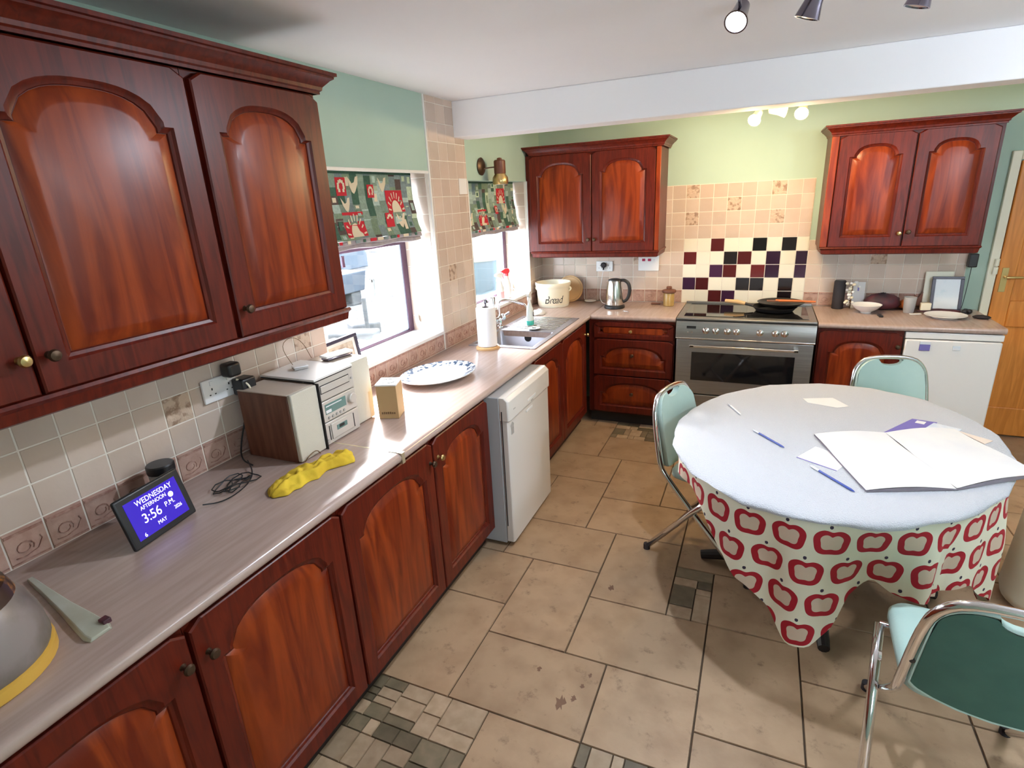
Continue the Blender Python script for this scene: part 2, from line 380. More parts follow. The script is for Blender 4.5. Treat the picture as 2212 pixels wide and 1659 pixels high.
for (a, b, c, d) in tiles: ftile(GX + a * MX, GX + b * MX, GY + c * MY, GY + d * MY, 1)
def split(x0, x1, y0, y1, depth):
    w_, h_ = x1 - x0, y1 - y0
    if depth == 0 or max(w_, h_) < .075 or (depth < 3 and w_ * h_ < .008 and random.random() < .6):
        ftile(x0, x1, y0, y1, 3 if random.random() < .36 else 2, .0015); return
    t = random.choice((.34, .5, .66))
    if w_ > h_: split(x0, x0 + w_ * t, y0, y1, depth - 1); split(x0 + w_ * t, x1, y0, y1, depth - 1)
    else: split(x0, x1, y0, y0 + h_ * t, depth - 1); split(x0, x1, y0 + h_ * t, y1, depth - 1)
random.seed(11)
for (a, b, c, d) in mosaic:
    if (a, b) == (4, 5):
        X = lambda t: GX + (a + t) * MX
        Y = lambda t: GY + (c + t * 2) * MY
        for (x0, x1, y0, y1, k) in ((0, 1, .78, 1, 3), (0, .62, .62, .78, 2), (.62, 1, .62, .78, 3), (0, .6, .22, .62, 3), (.6, 1, .5, .62, 2), (.6, 1, 0, .5, 2), (0, .6, 0, .22, 2)): ftile(X(x0), X(x1), Y(y0), Y(y1), k, .002)
    else:
        for i in range(a, b, 2 if (b - a) % 2 == 0 else 3):
            for j in range(c, d): split(GX + i * MX, GX + min(b, i + (2 if (b - a) % 2 == 0 else 3)) * MX, GY + j * MY, GY + (j + 1) * MY, 4)
struct(fl.build('floor', ['floor_grout', 'floor_tile', 'mos_light', 'mos_dark'], smooth=0))

for k, (x, y, rx) in enumerate(((1.25, 1.50, .018), (1.29, 1.535, .009), (1.305, 1.60, .007), (1.272, 2.195, .012), (1.32, 1.66, .007), (1.12, 1.62, .008))):
    b = MB(); b.rings([[(x + rx * (1 + .5 * math.sin(i * 2.3 + k)) * math.cos(2 * PI * i / 14), y + rx * 1.5 * (1 + .4 * math.cos(i * 3.1 + k)) * math.sin(2 * PI * i / 14), z) for i in range(14)] for z in (.0001, .0006)], cap0=False)
    o = b.build('floor_stain', 'stain'); tag(o, ['largest dark smear on the floor tile before the base cabinets', 'dark speck beside the largest floor smear', 'small mark beyond the largest floor smear', 'single dark crumb on the tile near the chair foot', 'tiny mark close to the grout line', 'faint mark on the middle of the large tile'][k], 'stain', 'dark marks on the floor tiles')
# wall tiling (surface of the walls): slabs of small tiles, border row above the worktop
TP = .102; Z0 = .91; ZB = 1.0175
def tilefield(mapf, u0, u1, rows, phase, decor=(), border=True, uoff=0., top=1.85, skip=None, name='trim_2', ubeg=None):
    """mapf(u, v, d) -> xyz ; vertical joints at phase + k*TP"""
    b = MB()
    def T(ua, ub, va, vb, mi, d=.006):
        ua, ub = max(ua, u0), min(ub, u1)
        if ub - ua < .012 or vb - va < .008: return
        b.mi = mi; g = .0014; e = .0022
        o = [(ua + g, va + g), (ub - g, va + g), (ub - g, vb - g), (ua + g, vb - g)]; i_ = [(ua + g + e, va + g + e), (ub - g - e, va + g + e), (ub - g - e, vb - g - e), (ua + g + e, vb - g - e)]
        b.rings([[mapf(p, q, .003) for p, q in o], [mapf(p, q, d) for p, q in i_]], cap0=False)
    n0 = math.floor((u0 - phase) / TP); n1 = math.ceil((u1 - phase) / TP)
    for k in range(n0, n1):
        ua, ub = phase + k * TP, phase + (k + 1) * TP
        if border:
            T(ua, ub, Z0, ZB, 2, .007)
            if ub <= u1 + .01 and ua >= u0 - .01:
                b.mi = 3
                for va, vb in ((ZB - .018, ZB - .009), (Z0 + .008, Z0 + .013)):
                    b.rings([[mapf(p, q, .006) for p, q in ((ua + .004, va), (ub - .004, va), (ub - .004, vb), (ua + .004, vb))], [mapf(p, q, .0095) for p, q in ((ua + .005, va + .001), (ub - .005, va + .001), (ub - .005, vb - .001), (ua + .005, vb - .001))]], cap0=False)
                cu = (ua + ub) / 2; cv = (ZB + Z0) / 2 - .006; pts = []
                for q in range(13):
                    a = q / 12 * 2 * PI * 1.15 - .6; rr = .023 * (1 - .45 * q / 12)
                    pts.append((cu - .008 + rr * math.cos(a), cv + rr * math.sin(a) * .85))
                rib(b, mapf, pts, .0035)
                rib(b, mapf, [(cu - .034, cv - .022), (cu - .01, cv - .026), (cu + .02, cv - .018), (cu + .036, cv + .006), (cu + .032, cv + .016)], .003)
        j = 0
        while ZB + j * TP < top - .02:
            va, vb = ZB + j * TP, min(ZB + (j + 1) * TP, top)
            if skip is None or not skip(ua, ub, va, vb): T(ua, ub, va, vb, 1 if (k, j) in decor else 0)
            j += 1
    b.mi = 4
    b.rings([[mapf(u0, Z0 if border else ZB, .0), mapf(u1, Z0 if border else ZB, .0), mapf(u1, top, .0), mapf(u0, top, .0)], [mapf(u0, Z0 if border else ZB, .0042), mapf(u1, Z0 if border else ZB, .0042), mapf(u1, top, .0042), mapf(u0, top, .0042)]]) if skip is None else None
    return b
def rib(b, mapf, pts, w_):
    for (a0, b0), (a1, b1) in zip(pts, pts[1:]):
        d = Vector((a1 - a0, b1 - b0)); 
        if d.length < 1e-6: continue
        n = Vector((-d.y, d.x)).normalized() * w_ / 2
        b.rings([[mapf(a0 + n.x, b0 + n.y, .006), mapf(a1 + n.x, b1 + n.y, .006), mapf(a1 - n.x, b1 - n.y, .006), mapf(a0 - n.x, b0 - n.y, .006)],
                 [mapf(a0 + n.x * .6, b0 + n.y * .6, .0095), mapf(a1 + n.x * .6, b1 + n.y * .6, .0095), mapf(a1 - n.x * .6, b1 - n.y * .6, .0095), mapf(a0 - n.x * .6, b0 - n.y * .6, .0095)]], cap0=False)
TM = ['tile', 'tile_decor', 'tile_border', 'border_line', 'grout']
LW = lambda u, v, d: (d, u, v)
BW = lambda u, v, d: (u, YB - d, v)
L0 = .6065
struct(tilefield(LW, YF, W1[0], 5, L0, decor={(5, 1), (-2, 2), (11, 2)}, top=1.46).build('trim_2', TM, smooth=0))
struct(tilefield(LW, W1[1] + .012, W2[0] - .004, 13, W1[1] + .03, decor={(1, 3)}, top=ZC).build('trim_3', TM, smooth=0))
struct(tilefield(LW, W1[0], W1[1] + .012, 0, L0 + 13 * TP, top=ZB + .001).build('trim_4', TM, smooth=0))
struct(tilefield(LW, W2[0], W2[1], 0, W2[0] + .03, top=ZB + .001).build('trim_5', TM, smooth=0))
struct(tilefield(LW, W2[1], YB, 9, W2[1] + .0, top=W2[3]).build('trim_6', TM, smooth=0))
S0, S1 = 1.2268, 1.2268 + 8.8 * TP
sk = None
bb = tilefield(BW, .0, S0, 9, S0, decor={(-4, 2), (-8, 3)}, top=1.835); struct(bb.build('trim_7', TM, smooth=0))
bb = tilefield(BW, S0, S1, 9, S0, decor={(0, 7), (6, 7), (3, 6), (0, 5), (6, 5)}, border=False, top=1.835)
# (rows 0-3 plus the cut row behind the cooker are the cream and dark splashback)
bb.f = []; bb.v = []; bb.m = []
def T2(ua, ub, va, vb, mi):
    bb.mi = mi; g = .0014; e = .002
    bb.rings([[BW(p, q, .003) for p, q in ((ua + g, va + g), (ub - g, va + g), (ub - g, vb - g), (ua + g, vb - g))], [BW(p, q, .0065) for p, q in ((ua + g + e, va + g + e), (ub - g - e, va + g + e), (ub - g - e, vb - g - e), (ua + g + e, vb - g - e))]], cap0=False)
DK = {(4, 2): 6, (4, 5): 7, (4, 7): 7, (3, 0): 6, (3, 3): 7, (3, 4): 6, (3, 6): 8, (3, 8): 8, (2, 2): 8, (2, 3): 6, (2, 5): 6, (2, 6): 8, (2, 8): 8, (1, 0): 8, (1, 1): 6, (1, 4): 7, (1, 5): 7, (1, 7): 7, (0, 2): 6, (0, 3): 8, (0, 7): 7}
for k in range(9):
    ua = S0 + k * TP; ub = min(ua + TP, S1)
    for j in range(-0, 9):
        va = ZB + (j - 1) * TP if j else Z0; vb = ZB + j * TP if j else ZB
        if j <= 4: mi = DK.get((j, k), 5)
        else: mi = 1 if (k, j - 1) in {(0, 7), (6, 7), (3, 6), (0, 5), (6, 5)} else 0
        if j == 8: vb = min(vb, 1.835)
        T2(ua, ub, va, vb, mi)
bb.mi = 4; bb.box(S0, S1, YB - .0042, YB, Z0 - .02, 1.835)
struct(bb.build('trim_8', TM + ['tile_cream', 'tile_maroon', 'tile_black', 'tile_plum'], smooth=0))
struct(tilefield(BW, S1, 3.10, 9, S1, decor={(4, 2)}, top=1.40).build('trim_9', TM, smooth=0))
# tiled reveals of the windows, white beads, sills
def reveal(W_, nm, far):
    y = W_[1] if far else W_[0]; sg = -1 if far else 1
    mp = lambda u, v, d: (u, y + sg * d, v)
    b = MB(); 
    for (u0, u1) in ((WX + .09, -.125), (-.125, -.018)):
        z = W_[2]
        while z < W_[3] - .01:
            z1 = min(z + TP, W_[3]); g = .0014; e = .0022; b.mi = 0
            b.rings([[mp(p, q, .003) for p, q in ((u0 + g, z + g), (u1 - g, z + g), (u1 - g, z1 - g), (u0 + g, z1 - g))], [mp(p, q, .0062) for p, q in ((u0 + g + e, z + g + e), (u1 - g - e, z + g + e), (u1 - g - e, z1 - g - e), (u0 + g + e, z1 - g - e))]], cap0=False); z += TP
    b.mi = 1; b.rings([[mp(p, q, 0) for p, q in ((WX + .08, W_[2]), (-.001, W_[2]), (-.001, W_[3]), (WX + .08, W_[3]))], [mp(p, q, .0042) for p, q in ((WX + .08, W_[2]), (-.001, W_[2]), (-.001, W_[3]), (WX + .08, W_[3]))]])
    struct(b.build(nm, ['tile', 'grout'], smooth=0))
reveal(W1, 'trim_10', True); reveal(W2, 'trim_11', True); reveal(W1, 'trim_12', False)
b = MB(); b.box(-.004, .009, W1[1] - .002, W1[1] + .012, Z0, ZC); b.box(-.012, .004, W1[0], W1[1] + .01, W1[3] - .012, W1[3] + .004); struct(b.build('trim_13', 'bead', bevel=.003))
struct(MB().box(WX + .09, .012, W1[0], W1[1], W1[2] - .012, W1[2] + .008).build('trim_14', 'white', bevel=.004))
struct(MB().box(WX + .09, .012, W2[0], W2[1], W2[2] - .012, W2[2] + .008).build('trim_15', 'white', bevel=.004))
b = MB(); b.box(-.002, .008, W2[0] - .006, W2[0] + .006, Z0, W2[3]); b.box(-.002, .008, W2[1] - .006, W2[1] + .004, Z0, W2[3]); struct(b.build('trim_16', 'bead', bevel=.003))
# windows
def window(nm, W_, zt):
    r = bpy.data.objects.new(nm, None); COL.objects.link(r); struct(r)
    y0, y1, z0, z1 = W_; x0, x1 = -.285, -.205; f = .055
    b = MB(); b.box(x0, x1, y0, y0 + f, z0, z1); b.box(x0, x1, y1 - f, y1, z0, z1); b.box(x0, x1, y0 + f, y1 - f, z0, z0 + .022); b.box(x0, x1, y0 + f, y1 - f, z1 - f, z1); b.box(x0, x1, y0 + f, y1 - f, zt - .02, zt + .02)
    b.build('window_frame', 'frame_pvc', r, bevel=.004)
    b = MB(); s = .012
    for a in ((y0 + f, y0 + f + s, z0 + .022, zt), (y1 - f - s, y1 - f, z0 + .022, zt), (y0 + f, y1 - f, z0 + .022, z0 + .03)): b.box(x0 + .01, x1 - .006, *a)
    b.build('window_seal', 'pvc_in', r)
    MB().box(x0 + .02, x0 + .026, y0 + f, y1 - f, z0 + .02, z1 - f).build('window_glass', 'glass', r, smooth=0)
    return r
w1 = window('window_1', W1, 1.592); w2 = window('window_2', W2, 1.60)
b = MB(); b.box(-.222, -.212, 2.365, 2.385, 1.50, 1.56); b.build('window_handle', 'frame_pvc', w1, bevel=.003)
r3 = bpy.data.objects.new('fill_window_3', None); COL.objects.link(r3); struct(r3)  # unseen window frame, added for soft fill from behind the camera
b = MB(); 
for a in ((2.9, 2.96, 1.0, 2.1), (3.84, 3.9, 1.0, 2.1), (2.96, 3.84, 1.0, 1.06), (2.96, 3.84, 2.04, 2.1), (3.37, 3.43, 1.06, 2.04)): b.box(a[0], a[1], YF - .12, YF - .06, a[2], a[3])
b.build('window_frame', 'frame_pvc', r3)
# pine door in the back wall
dr = bpy.data.objects.new('door_1', None); COL.objects.link(dr); struct(dr); dr.location = (3.215, YB, 0)
b = MB(); b.box(0, .05, -.03, .0, 0, 1.93); b.box(.86, .92, -.03, 0, 0, 1.93); b.box(0.05, .86, -.03, 0, 1.875, 1.93); b.build('door_frame', 'cream_paint', dr, bevel=.004)
b = MB(); b.box(.055, .855, -.022, .0, .01, 1.87); 
for (x0, x1, z0, z1) in ((.055, .155, .01, 1.87), (.755, .855, .01, 1.87), (.155, .755, .01, .22), (.155, .755, 1.75, 1.87), (.155, .755, .80, .98), (.42, .49, .22, 1.75)): b.box(x0, x1, -.034, -.022, z0, z1)
b.build('door_leaf', 'pine', dr, bevel=.006)
b = MB(); b.box(.075, .11, -.04, -.034, 1.04, 1.20); b.cyl((.093, -.075, 1.14), .008, .04, 12, 'y'); b.tube([(.093, -.075, 1.14), (.16, -.078, 1.142), (.19, -.072, 1.14)], .008); b.build('door_handle', 'brass', dr, bevel=.001)
b = MB(); 
for z in (1.16, 1.215): b.cyl((.035, -.045, z), .014, .045, 14)
b.build('door_hinge', 'cream_paint', dr)

# ================================================================ CABINETS  (local x = width, y = 0 front, z up)
def contour(x0, x1, z0, z1, mrg, arch, n=14):
    """opening outline; same number of points for any margin"""
    a0, a1, c0 = x0 + mrg, x1 - mrg, z0 + mrg
    P = [(a0 + (a1 - a0) * i / 6, c0) for i in range(7)]
    if not arch:
        c1 = z1 - mrg; P += [(a1, c0 + (c1 - c0) * t) for t in (.3, .6, .9)]
        P += [(a1, c1)] + [(a1 + (a0 - a1) * (i + 1) / (n + 4), c1) for i in range(n + 3)] + [(a0, c1)]
        P += [(a0, c0 + (c1 - c0) * t) for t in (.9, .6, .3)]
        return P
    rise = min(.075, (a1 - a0) * .20); c1 = z1 - mrg; zs = c1 - rise - .012; st = .026
    P += [(a1, c0 + (zs - c0) * t) for t in (.3, .6, .9)] + [(a1, zs), (a1 - st, zs)]
    xa, xb = a1 - st, a0 + st
    for i in range(n + 1):
        t = i / n; u = 1 - 2 * t; P.append((xa + (xb - xa) * t, zs + .012 + rise * (1 - abs(u) ** 2.6) ** .62))
    P += [(a0 + st, zs), (a0, zs)] + [(a0, c0 + (zs - c0) * t) for t in (.9, .6, .3)]
    return P
def outer(x0, x1, z0, z1, C):
    cx = [p[0] for p in C]; cz = [p[1] for p in C]; a0, a1, c0 = min(cx), max(cx), min(cz); out = []
    n = len(C); nb = 7
    for i, (x, z) in enumerate(C):
        if i < nb: out.append((x0 + (x1 - x0) * i / 6, z0))
        elif abs(x - a1) < 1e-6 and i < nb + 4: out.append((x1, z0 + (z - c0) / (max(cz) - c0) * (z1 - z0) if i < nb + 3 else z1 - .02))
        elif abs(x - a0) < 1e-6 and i >= n - 4: out.append((x0, z0 + (z - c0) / (max(cz) - c0) * (z1 - z0) if i > n - 4 else z1 - .02))
        else: out.append((x0 + (x - a0) / (a1 - a0) * (x1 - x0), z1))
    return out
def door(parent, x0, x1, z0, z1, arch=True, knob=None, kmat='brass', name='door', mrg=.062, t=.02, label=None):
    C = contour(x0, x1, z0, z1, mrg, arch); O = outer(x0, x1, z0, z1, C)
    def ring(P, y): return [(x, y, z) for x, z in P]
    Oi = [(x0 + .004 + (x - x0) * (1 - .008 / (x1 - x0)), z0 + .004 + (z - z0) * (1 - .008 / (z1 - z0))) for x, z in O]
    b = MB(); b.rings([ring(O, 0), ring(O, -t + .004), ring(Oi, -t), ring(C, -t), ring(contour(x0, x1, z0, z1, mrg + .006, arch), -t + .007), ring(contour(x0, x1, z0, z1, mrg + .014, arch), -t + .010), ring(contour(x0, x1, z0, z1, mrg + .016, arch), -t + .014)], cap1=True)
    d = b.build(name, 'wood', parent, smooth=.5)
    if label: d['label'] = label
    b = MB(); m0 = mrg + .017
    b.rings([ring(contour(x0, x1, z0, z1, m0, arch), -t + .0135), ring(contour(x0, x1, z0, z1, m0 + .004, arch), -t + .011), ring(contour(x0, x1, z0, z1, m0 + .030, arch), -t + .003), ring(contour(x0, x1, z0, z1, m0 + .036, arch), -t + .002)], cap0=False)
    b.build('panel', 'panel', d, smooth=.5)
    if knob:
        k = MB(); k.lathe([(.009, 0), (.006, -.006), (.005, -.012), (.012, -.018), (.0145, -.024), (.011, -.030), (.003, -.032)], (knob[0], -t, knob[1]), 18, 'y')
        k.build('knob', kmat, d)
    return d
def sweep3(b, prof, x0, x1, yb):
    """profile (outward d, z) around left, front and right sides"""
    R = [[(x0 - d, yb, z), (x0 - d, -d, z), (x1 + d, -d, z), (x1 + d, yb, z)] for d, z in prof]
    b.rings(R, closed=False, cap0=False, cap1=False)
CORN = [(0.0, 0), (.006, 0), (.006, .008), (.012, .012), (.014, .022), (.022, .030), (.034, .042), (.044, .048), (.044, .054), (.052, .056), (.052, .066), (0.0, .066)]
def cornice(name, label, loc, rz, x0, x1, depth, z):
    r = MB(); sweep3(r, [(d, z + h) for d, h in CORN], x0, x1, depth); r.quad((x0, 0, z + .066), (x1, 0, z + .066), (x1, depth, z + .066), (x0, depth, z + .066))
    o = r.build(name, 'wood', smooth=.5); place(o, loc, rz); return tag(o, label, 'cornice')
def pelmet(name, label, loc, rz, x0, x1, depth, z):
    r = MB(); sweep3(r, [(-.02, z), (.004, z), (.008, z - .008), (.004, z - .014), (.0, z - .018), (-.004, z - .044), (-.016, z - .050), (-.02, z - .044), (-.02, z)], x0, x1, depth)
    o = r.build(name, 'wood', smooth=.5); place(o, loc, rz); return tag(o, label, 'pelmet')
def carcass(p, x0, x1, y1, z0, z1, y0=.001):
    return MB().box(x0, x1, y0, y1, z0, z1).build('body', 'wood', p, smooth=0)
# --- upper cabinets on the left wall
UL = (.33, 0, 0); RL = PI / 2
r = root('wall_cabinet', 'large mahogany double wall cabinet above the worktop at the left, nearest the camera', 'cabinet', UL, RL)
carcass(r, .135, 1.188, .329, 1.432, 2.178)
door(r, .14, .650, 1.435, 2.172, knob=(.628, 1.522)); door(r, .658, 1.184, 1.435, 2.172, knob=(.685, 1.520), kmat='brass_dark')
r = root('wall_cabinet', 'mahogany single wall cabinet on the left wall, beside the first window', 'cabinet', UL, RL)
carcass(r, 1.190, 1.70, .329, 1.432, 2.178)
door(r, 1.202, 1.696, 1.435, 2.172, knob=(1.228, 1.520), kmat='brass_dark')
cornice('cornice', 'dark mahogany cornice moulding along the top of the left wall cabinets', (.35, 0, 0), RL, .135, 1.70, .349, 2.176)
pelmet('pelmet', 'mahogany light pelmet under the left wall cabinets', (.35, 0, 0), RL, .135, 1.70, .349, 1.434)
# --- back wall uppers
r = root('wall_cabinet', 'mahogany double wall cabinet in the corner above the bread crock and kettle', 'cabinet', (0, 4.45, 0))
carcass(r, .036, 1.078, .327, 1.365, 2.118); MB().box(.0, .036, .01, .327, 1.365, 2.118).build('filler', 'wood', r)
door(r, .040, .551, 1.370, 2.112, knob=(.530, 1.462), kmat='brass_dark'); door(r, .557, 1.040, 1.370, 2.112, knob=(.580, 1.462), kmat='brass_dark')
MB().box(1.044, 1.078, -.018, .004, 1.37, 2.112).build('pilaster', 'panel', r, bevel=.004)
cornice('cornice', 'mahogany cornice on top of the corner wall cabinet', (0, 4.43, 0), 0, .05, 1.09, .347, 2.112)
pelmet('pelmet', 'mahogany pelmet under the corner wall cabinet', (0, 4.43, 0), 0, .04, 1.078, .347, 1.370)
r = root('wall_cabinet', 'mahogany double wall cabinet right of the cooker, near the pine door', 'cabinet', (0, 4.45, 0))
carcass(r, 2.165, 3.065, .327, 1.372, 2.085)
door(r, 2.215, 2.632, 1.377, 2.080, knob=(2.612, 1.462)); door(r, 2.640, 3.045, 1.377, 2.080, knob=(2.662, 1.470), kmat='brass_dark')
MB().box(2.165, 2.210, -.018, .004, 1.377, 2.08).build('pilaster', 'panel', r, bevel=.004)
cornice('cornice', 'dark mahogany cornice on the wall cabinet right of the cooker', (0, 4.43, 0), 0, 2.170, 3.06, .347, 2.078)
pelmet('pelmet', 'dark mahogany pelmet under the wall cabinet right of the cooker', (0, 4.43, 0), 0, 2.175, 3.055, .347, 1.377)
# --- base units left run (front X = .60)
BLc = (.58, 0, 0)
def base_left(label, y0, y1, doors):
    r = root('base_cabinet', label, 'cabinet', BLc, RL)
    b = MB(); b.box(y0, y1, .001, .56, .10, .740 if y0 > 2.9 else .870)
    if y0 > 2.9: b.box(y0, y1, .001, .025, .74, .870)
    b.build('body', 'wood', r, smooth=0)
    for a in doors: door(r, a[0], a[1], .112, .856, knob=a[2], kmat=a[3])
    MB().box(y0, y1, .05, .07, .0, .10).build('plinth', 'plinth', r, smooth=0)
base_left('mahogany double base cabinet nearest the camera, cut off by the bottom left of the photo', -.45, .662, [(-.44, .10, None, 'brass'), (.108, .658, (.632, .765), 'brass_dark')])
base_left('mahogany single base cabinet, second along the left run', .664, 1.222, [(.668, 1.218, (.700, .752), 'brass_dark')])
base_left('mahogany double base cabinet beside the white dishwasher, with a brass knob', 1.224, 2.335, [(1.228, 1.798, (1.772, .765), 'brass_dark'), (1.806, 2.33, (1.838, .765), 'brass')])
base_left('mahogany base cabinet under the sink, beyond the dishwasher', 2.975, 4.165, [(2.982, 3.525, (3.10, .80), 'brass_dark'), (3.532, 4.10, (4.07, .772), 'brass')])
# --- base units on the back wall (front Y = 4.18)
r = root('drawer_cabinet', 'mahogany three drawer base unit left of the cooker', 'drawers', (0, 4.19, 0))
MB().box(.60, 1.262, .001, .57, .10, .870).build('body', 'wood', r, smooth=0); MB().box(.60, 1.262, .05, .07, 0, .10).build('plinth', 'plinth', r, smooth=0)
door(r, .640, 1.255, .728, .856, False, knob=(.935, .790), name='drawer', mrg=.034); door(r, .640, 1.255, .425, .718, True, knob=(.95, .60), kmat='brass_dark', name='drawer', mrg=.050); door(r, .640, 1.255, .112, .418, True, knob=(.95, .28), kmat='brass_dark', name='drawer', mrg=.050)
r = root('base_cabinet', 'mahogany single base cabinet between the cooker and the white fridge', 'cabinet', (0, 4.19, 0))
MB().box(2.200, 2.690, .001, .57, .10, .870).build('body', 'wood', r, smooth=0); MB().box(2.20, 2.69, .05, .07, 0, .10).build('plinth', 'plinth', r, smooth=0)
door(r, 2.208, 2.684, .112, .856, knob=(2.66, .77), kmat='brass_dark')

# ================================================================ WORKTOPS with rounded front edge
def slab(name, label, pts_front, back, seam=None): pass
def worktop(name, label, axis, a0, a1, back, front, mitre=0.0, holes=None):
    """rounded nosing profile extruded along an axis; front at coordinate 'front'"""
    r = .018; prof = [(back, .872), (front - r, .872)] + [(front - r + r * math.sin(t), .891 - .019 * math.cos(t)) for t in [PI * i / 8 for i in range(1, 8)]] + [(front - r, .91), (back, .91)]
    b = MB()
    def P(a, q, z): return (q, a, z) if axis == 'y' else (a, q, z)
    A = [P(a0, q, z) for q, z in prof]; B = [P(a1 - mitre * 0, q, z) for q, z in prof]
    b.rings([A, B]); o = b.build(name, 'worktop', smooth=.5); return tag(o, label, 'worktop')
# left run: front at X=.62 ; sink cut-out left open between y 3.10 and 4.05 -> built of strips
SK = (.13, .535, 3.13, 3.53)                                   # bowl hole x0,x1,y0,y1
b = MB(); r_ = .018
prof = lambda xb: [(xb, .872), (.602, .872)] + [(.602 + r_ * math.sin(t), .891 - .019 * math.cos(t)) for t in [PI * i / 8 for i in range(1, 8)]] + [(.602, .91), (xb, .91)]
for (y0, y1, xb) in ((1.5705, 3.13, .0), (3.13, 3.53, .545), (3.53, 4.765, .0)):
    y1f = y1
    b.rings([[(q, y0, z) for q, z in prof(xb)], [(q, y1f, z) for q, z in prof(xb)]])
b.box(.0, .125, 3.13, 3.53, .872, .91)
tag(b.build('worktop', 'worktop', smooth=.5), 'pinkish beige laminate worktop running from the hi-fi past the sink to the corner', 'worktop')
b = MB(); b.rings([[(q, -.45, z) for q, z in prof(0)], [(q, 1.5635, z) for q, z in prof(0)]])
tag(b.build('worktop', 'worktop', smooth=.5), 'near length of worktop carrying the blue screen clock, cut off at the left', 'worktop')
b = MB(); b.rings([[(q, 1.5635, z + (.0008 if z > .9 else 0)) for q, z in prof(.45)], [(q + .0, 1.5705, z + (.0008 if z > .9 else 0)) for q, z in prof(.45)]]); b.rings([[(q, 1.5635, z) for q, z in prof(0)], [(q, 1.5705, z) for q, z in prof(0)]])
b.box(.555, .6225, 1.560, 1.577, .868, .9125)
tag(b.build('joint_strip', 'seam', smooth=.5), 'thin brass coloured strip covering the joint between the two left worktops', 'strip')
def backtop(x0, x1, label):
    yf = 4.158; pr = [(4.770, .872), (yf + r_, .872)] + [(yf + r_ - r_ * math.sin(t), .891 - .019 * math.cos(t)) for t in [PI * i / 8 for i in range(1, 8)]] + [(yf + r_, .91), (4.770, .91)]
    b = MB(); b.rings([[(x0, q, z) for q, z in pr], [(x1, q, z) for q, z in pr]]); tag(b.build('worktop', 'worktop', smooth=.5), label, 'worktop')
backtop(.621, 1.266, 'short beige worktop under the kettle, left of the cooker')
backtop(2.196, 3.20, 'beige worktop right of the cooker carrying bowl, plate and framed picture')

# ================================================================ APPLIANCES
# dishwasher (front X = .705)
r = root('dishwasher', 'white dishwasher standing proud of the left run, under the worktop', 'dishwasher', (.705, 2.34, 0), RL)
b = MB(); b.box(0, .598, .045, .68, .02, .862); b.build('body', 'grey_app', r, bevel=.004)
b = MB(); b.rings([[(x, y, z) for x, y in ((0.004, .042), (.004, .006), (.014, 0), (.584, 0), (.594, .006), (.594, .042))] for z in (.03, .735)]); b.build('door', 'white_app_warm', r, bevel=.003)
b = MB(); b.rings([[(0, .045, z0), (.0, .000, z0), (.012, -.008, z0), (.586, -.008, z0), (.598, .0, z0), (.598, .045, z0)] for z0 in (.738, .842)] + [[(0, .045, .862), (0, .02, .862), (.012, .012, .862), (.586, .012, .862), (.598, .02, .862), (.598, .045, .862)]])
p_ = b.build('control_panel', 'white_app_warm', r, bevel=.003)
b = MB(); b.box(.25, .37, -.0095, -.006, .758, .772); b.box(.24, .33, -.004, -.001, .700, .712); b.build('handle_recess', 'white', r, bevel=.001)
b = MB(); b.box(.06, .085, -.009, -.007, .785, .79); b.box(.30, .33, -.009, -.007, .745, .752); b.build('marking', 'slot', p_)
b = MB(); b.box(-.0015, .0, .030, .035, .13, .79); b.build('side_slot', 'dark', r)
b = MB(); b.cyl((.05, -.002, .70), .022, .002, 5, 'y'); b.box(.035, .065, -.003, -.0005, .655, .69); b.build('worn_sticker', 'slot', r)
# fridge
r = root('fridge', 'white under-counter fridge at the right end of the back worktop', 'fridge', (2.695, 4.16, 0))
MB().box(0, .50, .045, .60, .02, .868).build('body', 'white_app', r, bevel=.004)
MB().box(.002, .498, 0, .040, .06, .822).build('door', 'white_app', r, bevel=.008)
MB().box(.0, .50, .006, .045, .828, .868).build('top_panel', 'white_app', r, bevel=.004)
MB().box(.01, .49, .04, .055, .0, .055).build('plinth', 'dark', r)
r = root('fridge_magnet', 'square purple and white magnet on the fridge door', 'magnet', (2.803, 4.157, .782)); MB().box(-.028, .028, -.003, .003, -.028, .012).build('print', 'purple', r); MB().box(-.028, .028, -.003, .003, .013, .03).build('top_strip', 'palegloss', r)
tag(place(MB().box(-.02, .02, -.003, .003, -.014, .016).build('fridge_magnet', 'palegloss', bevel=.002), (2.967, 4.157, .778)), 'small pale blue magnet on the fridge door, right of the purple one', 'magnet')
# range cooker
CK = (1.275, 4.125, 0); CW = .912
r = root('range_cooker', 'wide stainless steel range cooker with black oven window', 'cooker', CK)
MB().box(.004, CW - .004, .03, .60, .10, .905).build('body', 'steel', r, smooth=0)
b = MB(); b.rings([[(x, .03, .775), (x, .0, .775), (x, .0, .80), (x, .0, .880), (x, .006, .893), (x, .03, .905)] for x in (0, CW)]); cp = b.build('control_panel', 'steel', r)
MB().box(0, CW, -.006, .02, .765, .775).build('trim_strip', 'steel_lt', r, bevel=.002)
b = MB(); b.box(.006, CW - .006, .004, .03, .345, .760); od = b.build('oven_door', 'steel', r, bevel=.004)
MB().box(.118, .80, .0005, .004, .452, .668).build('oven_window', 'glass_black', od, bevel=.001)
b = MB(); b.box(.105, .815, -.042, -.028, .712, .728); b.box(.105, .135, -.042, .004, .710, .730); b.box(.785, .815, -.042, .004, .710, .730); b.build('handle', 'steel_lt', od, bevel=.003)
tb = text('OVEN', .0001, 'handle_mark', 'steel', od, facing((.4, 0, .70))) if False else None
MB().box(.006, CW - .006, .004, .03, .195, .336).build('drawer', 'steel', r, bevel=.004); MB().box(.02, CW - .02, .03, .06, .0, .19).build('plinth', 'dark', r)
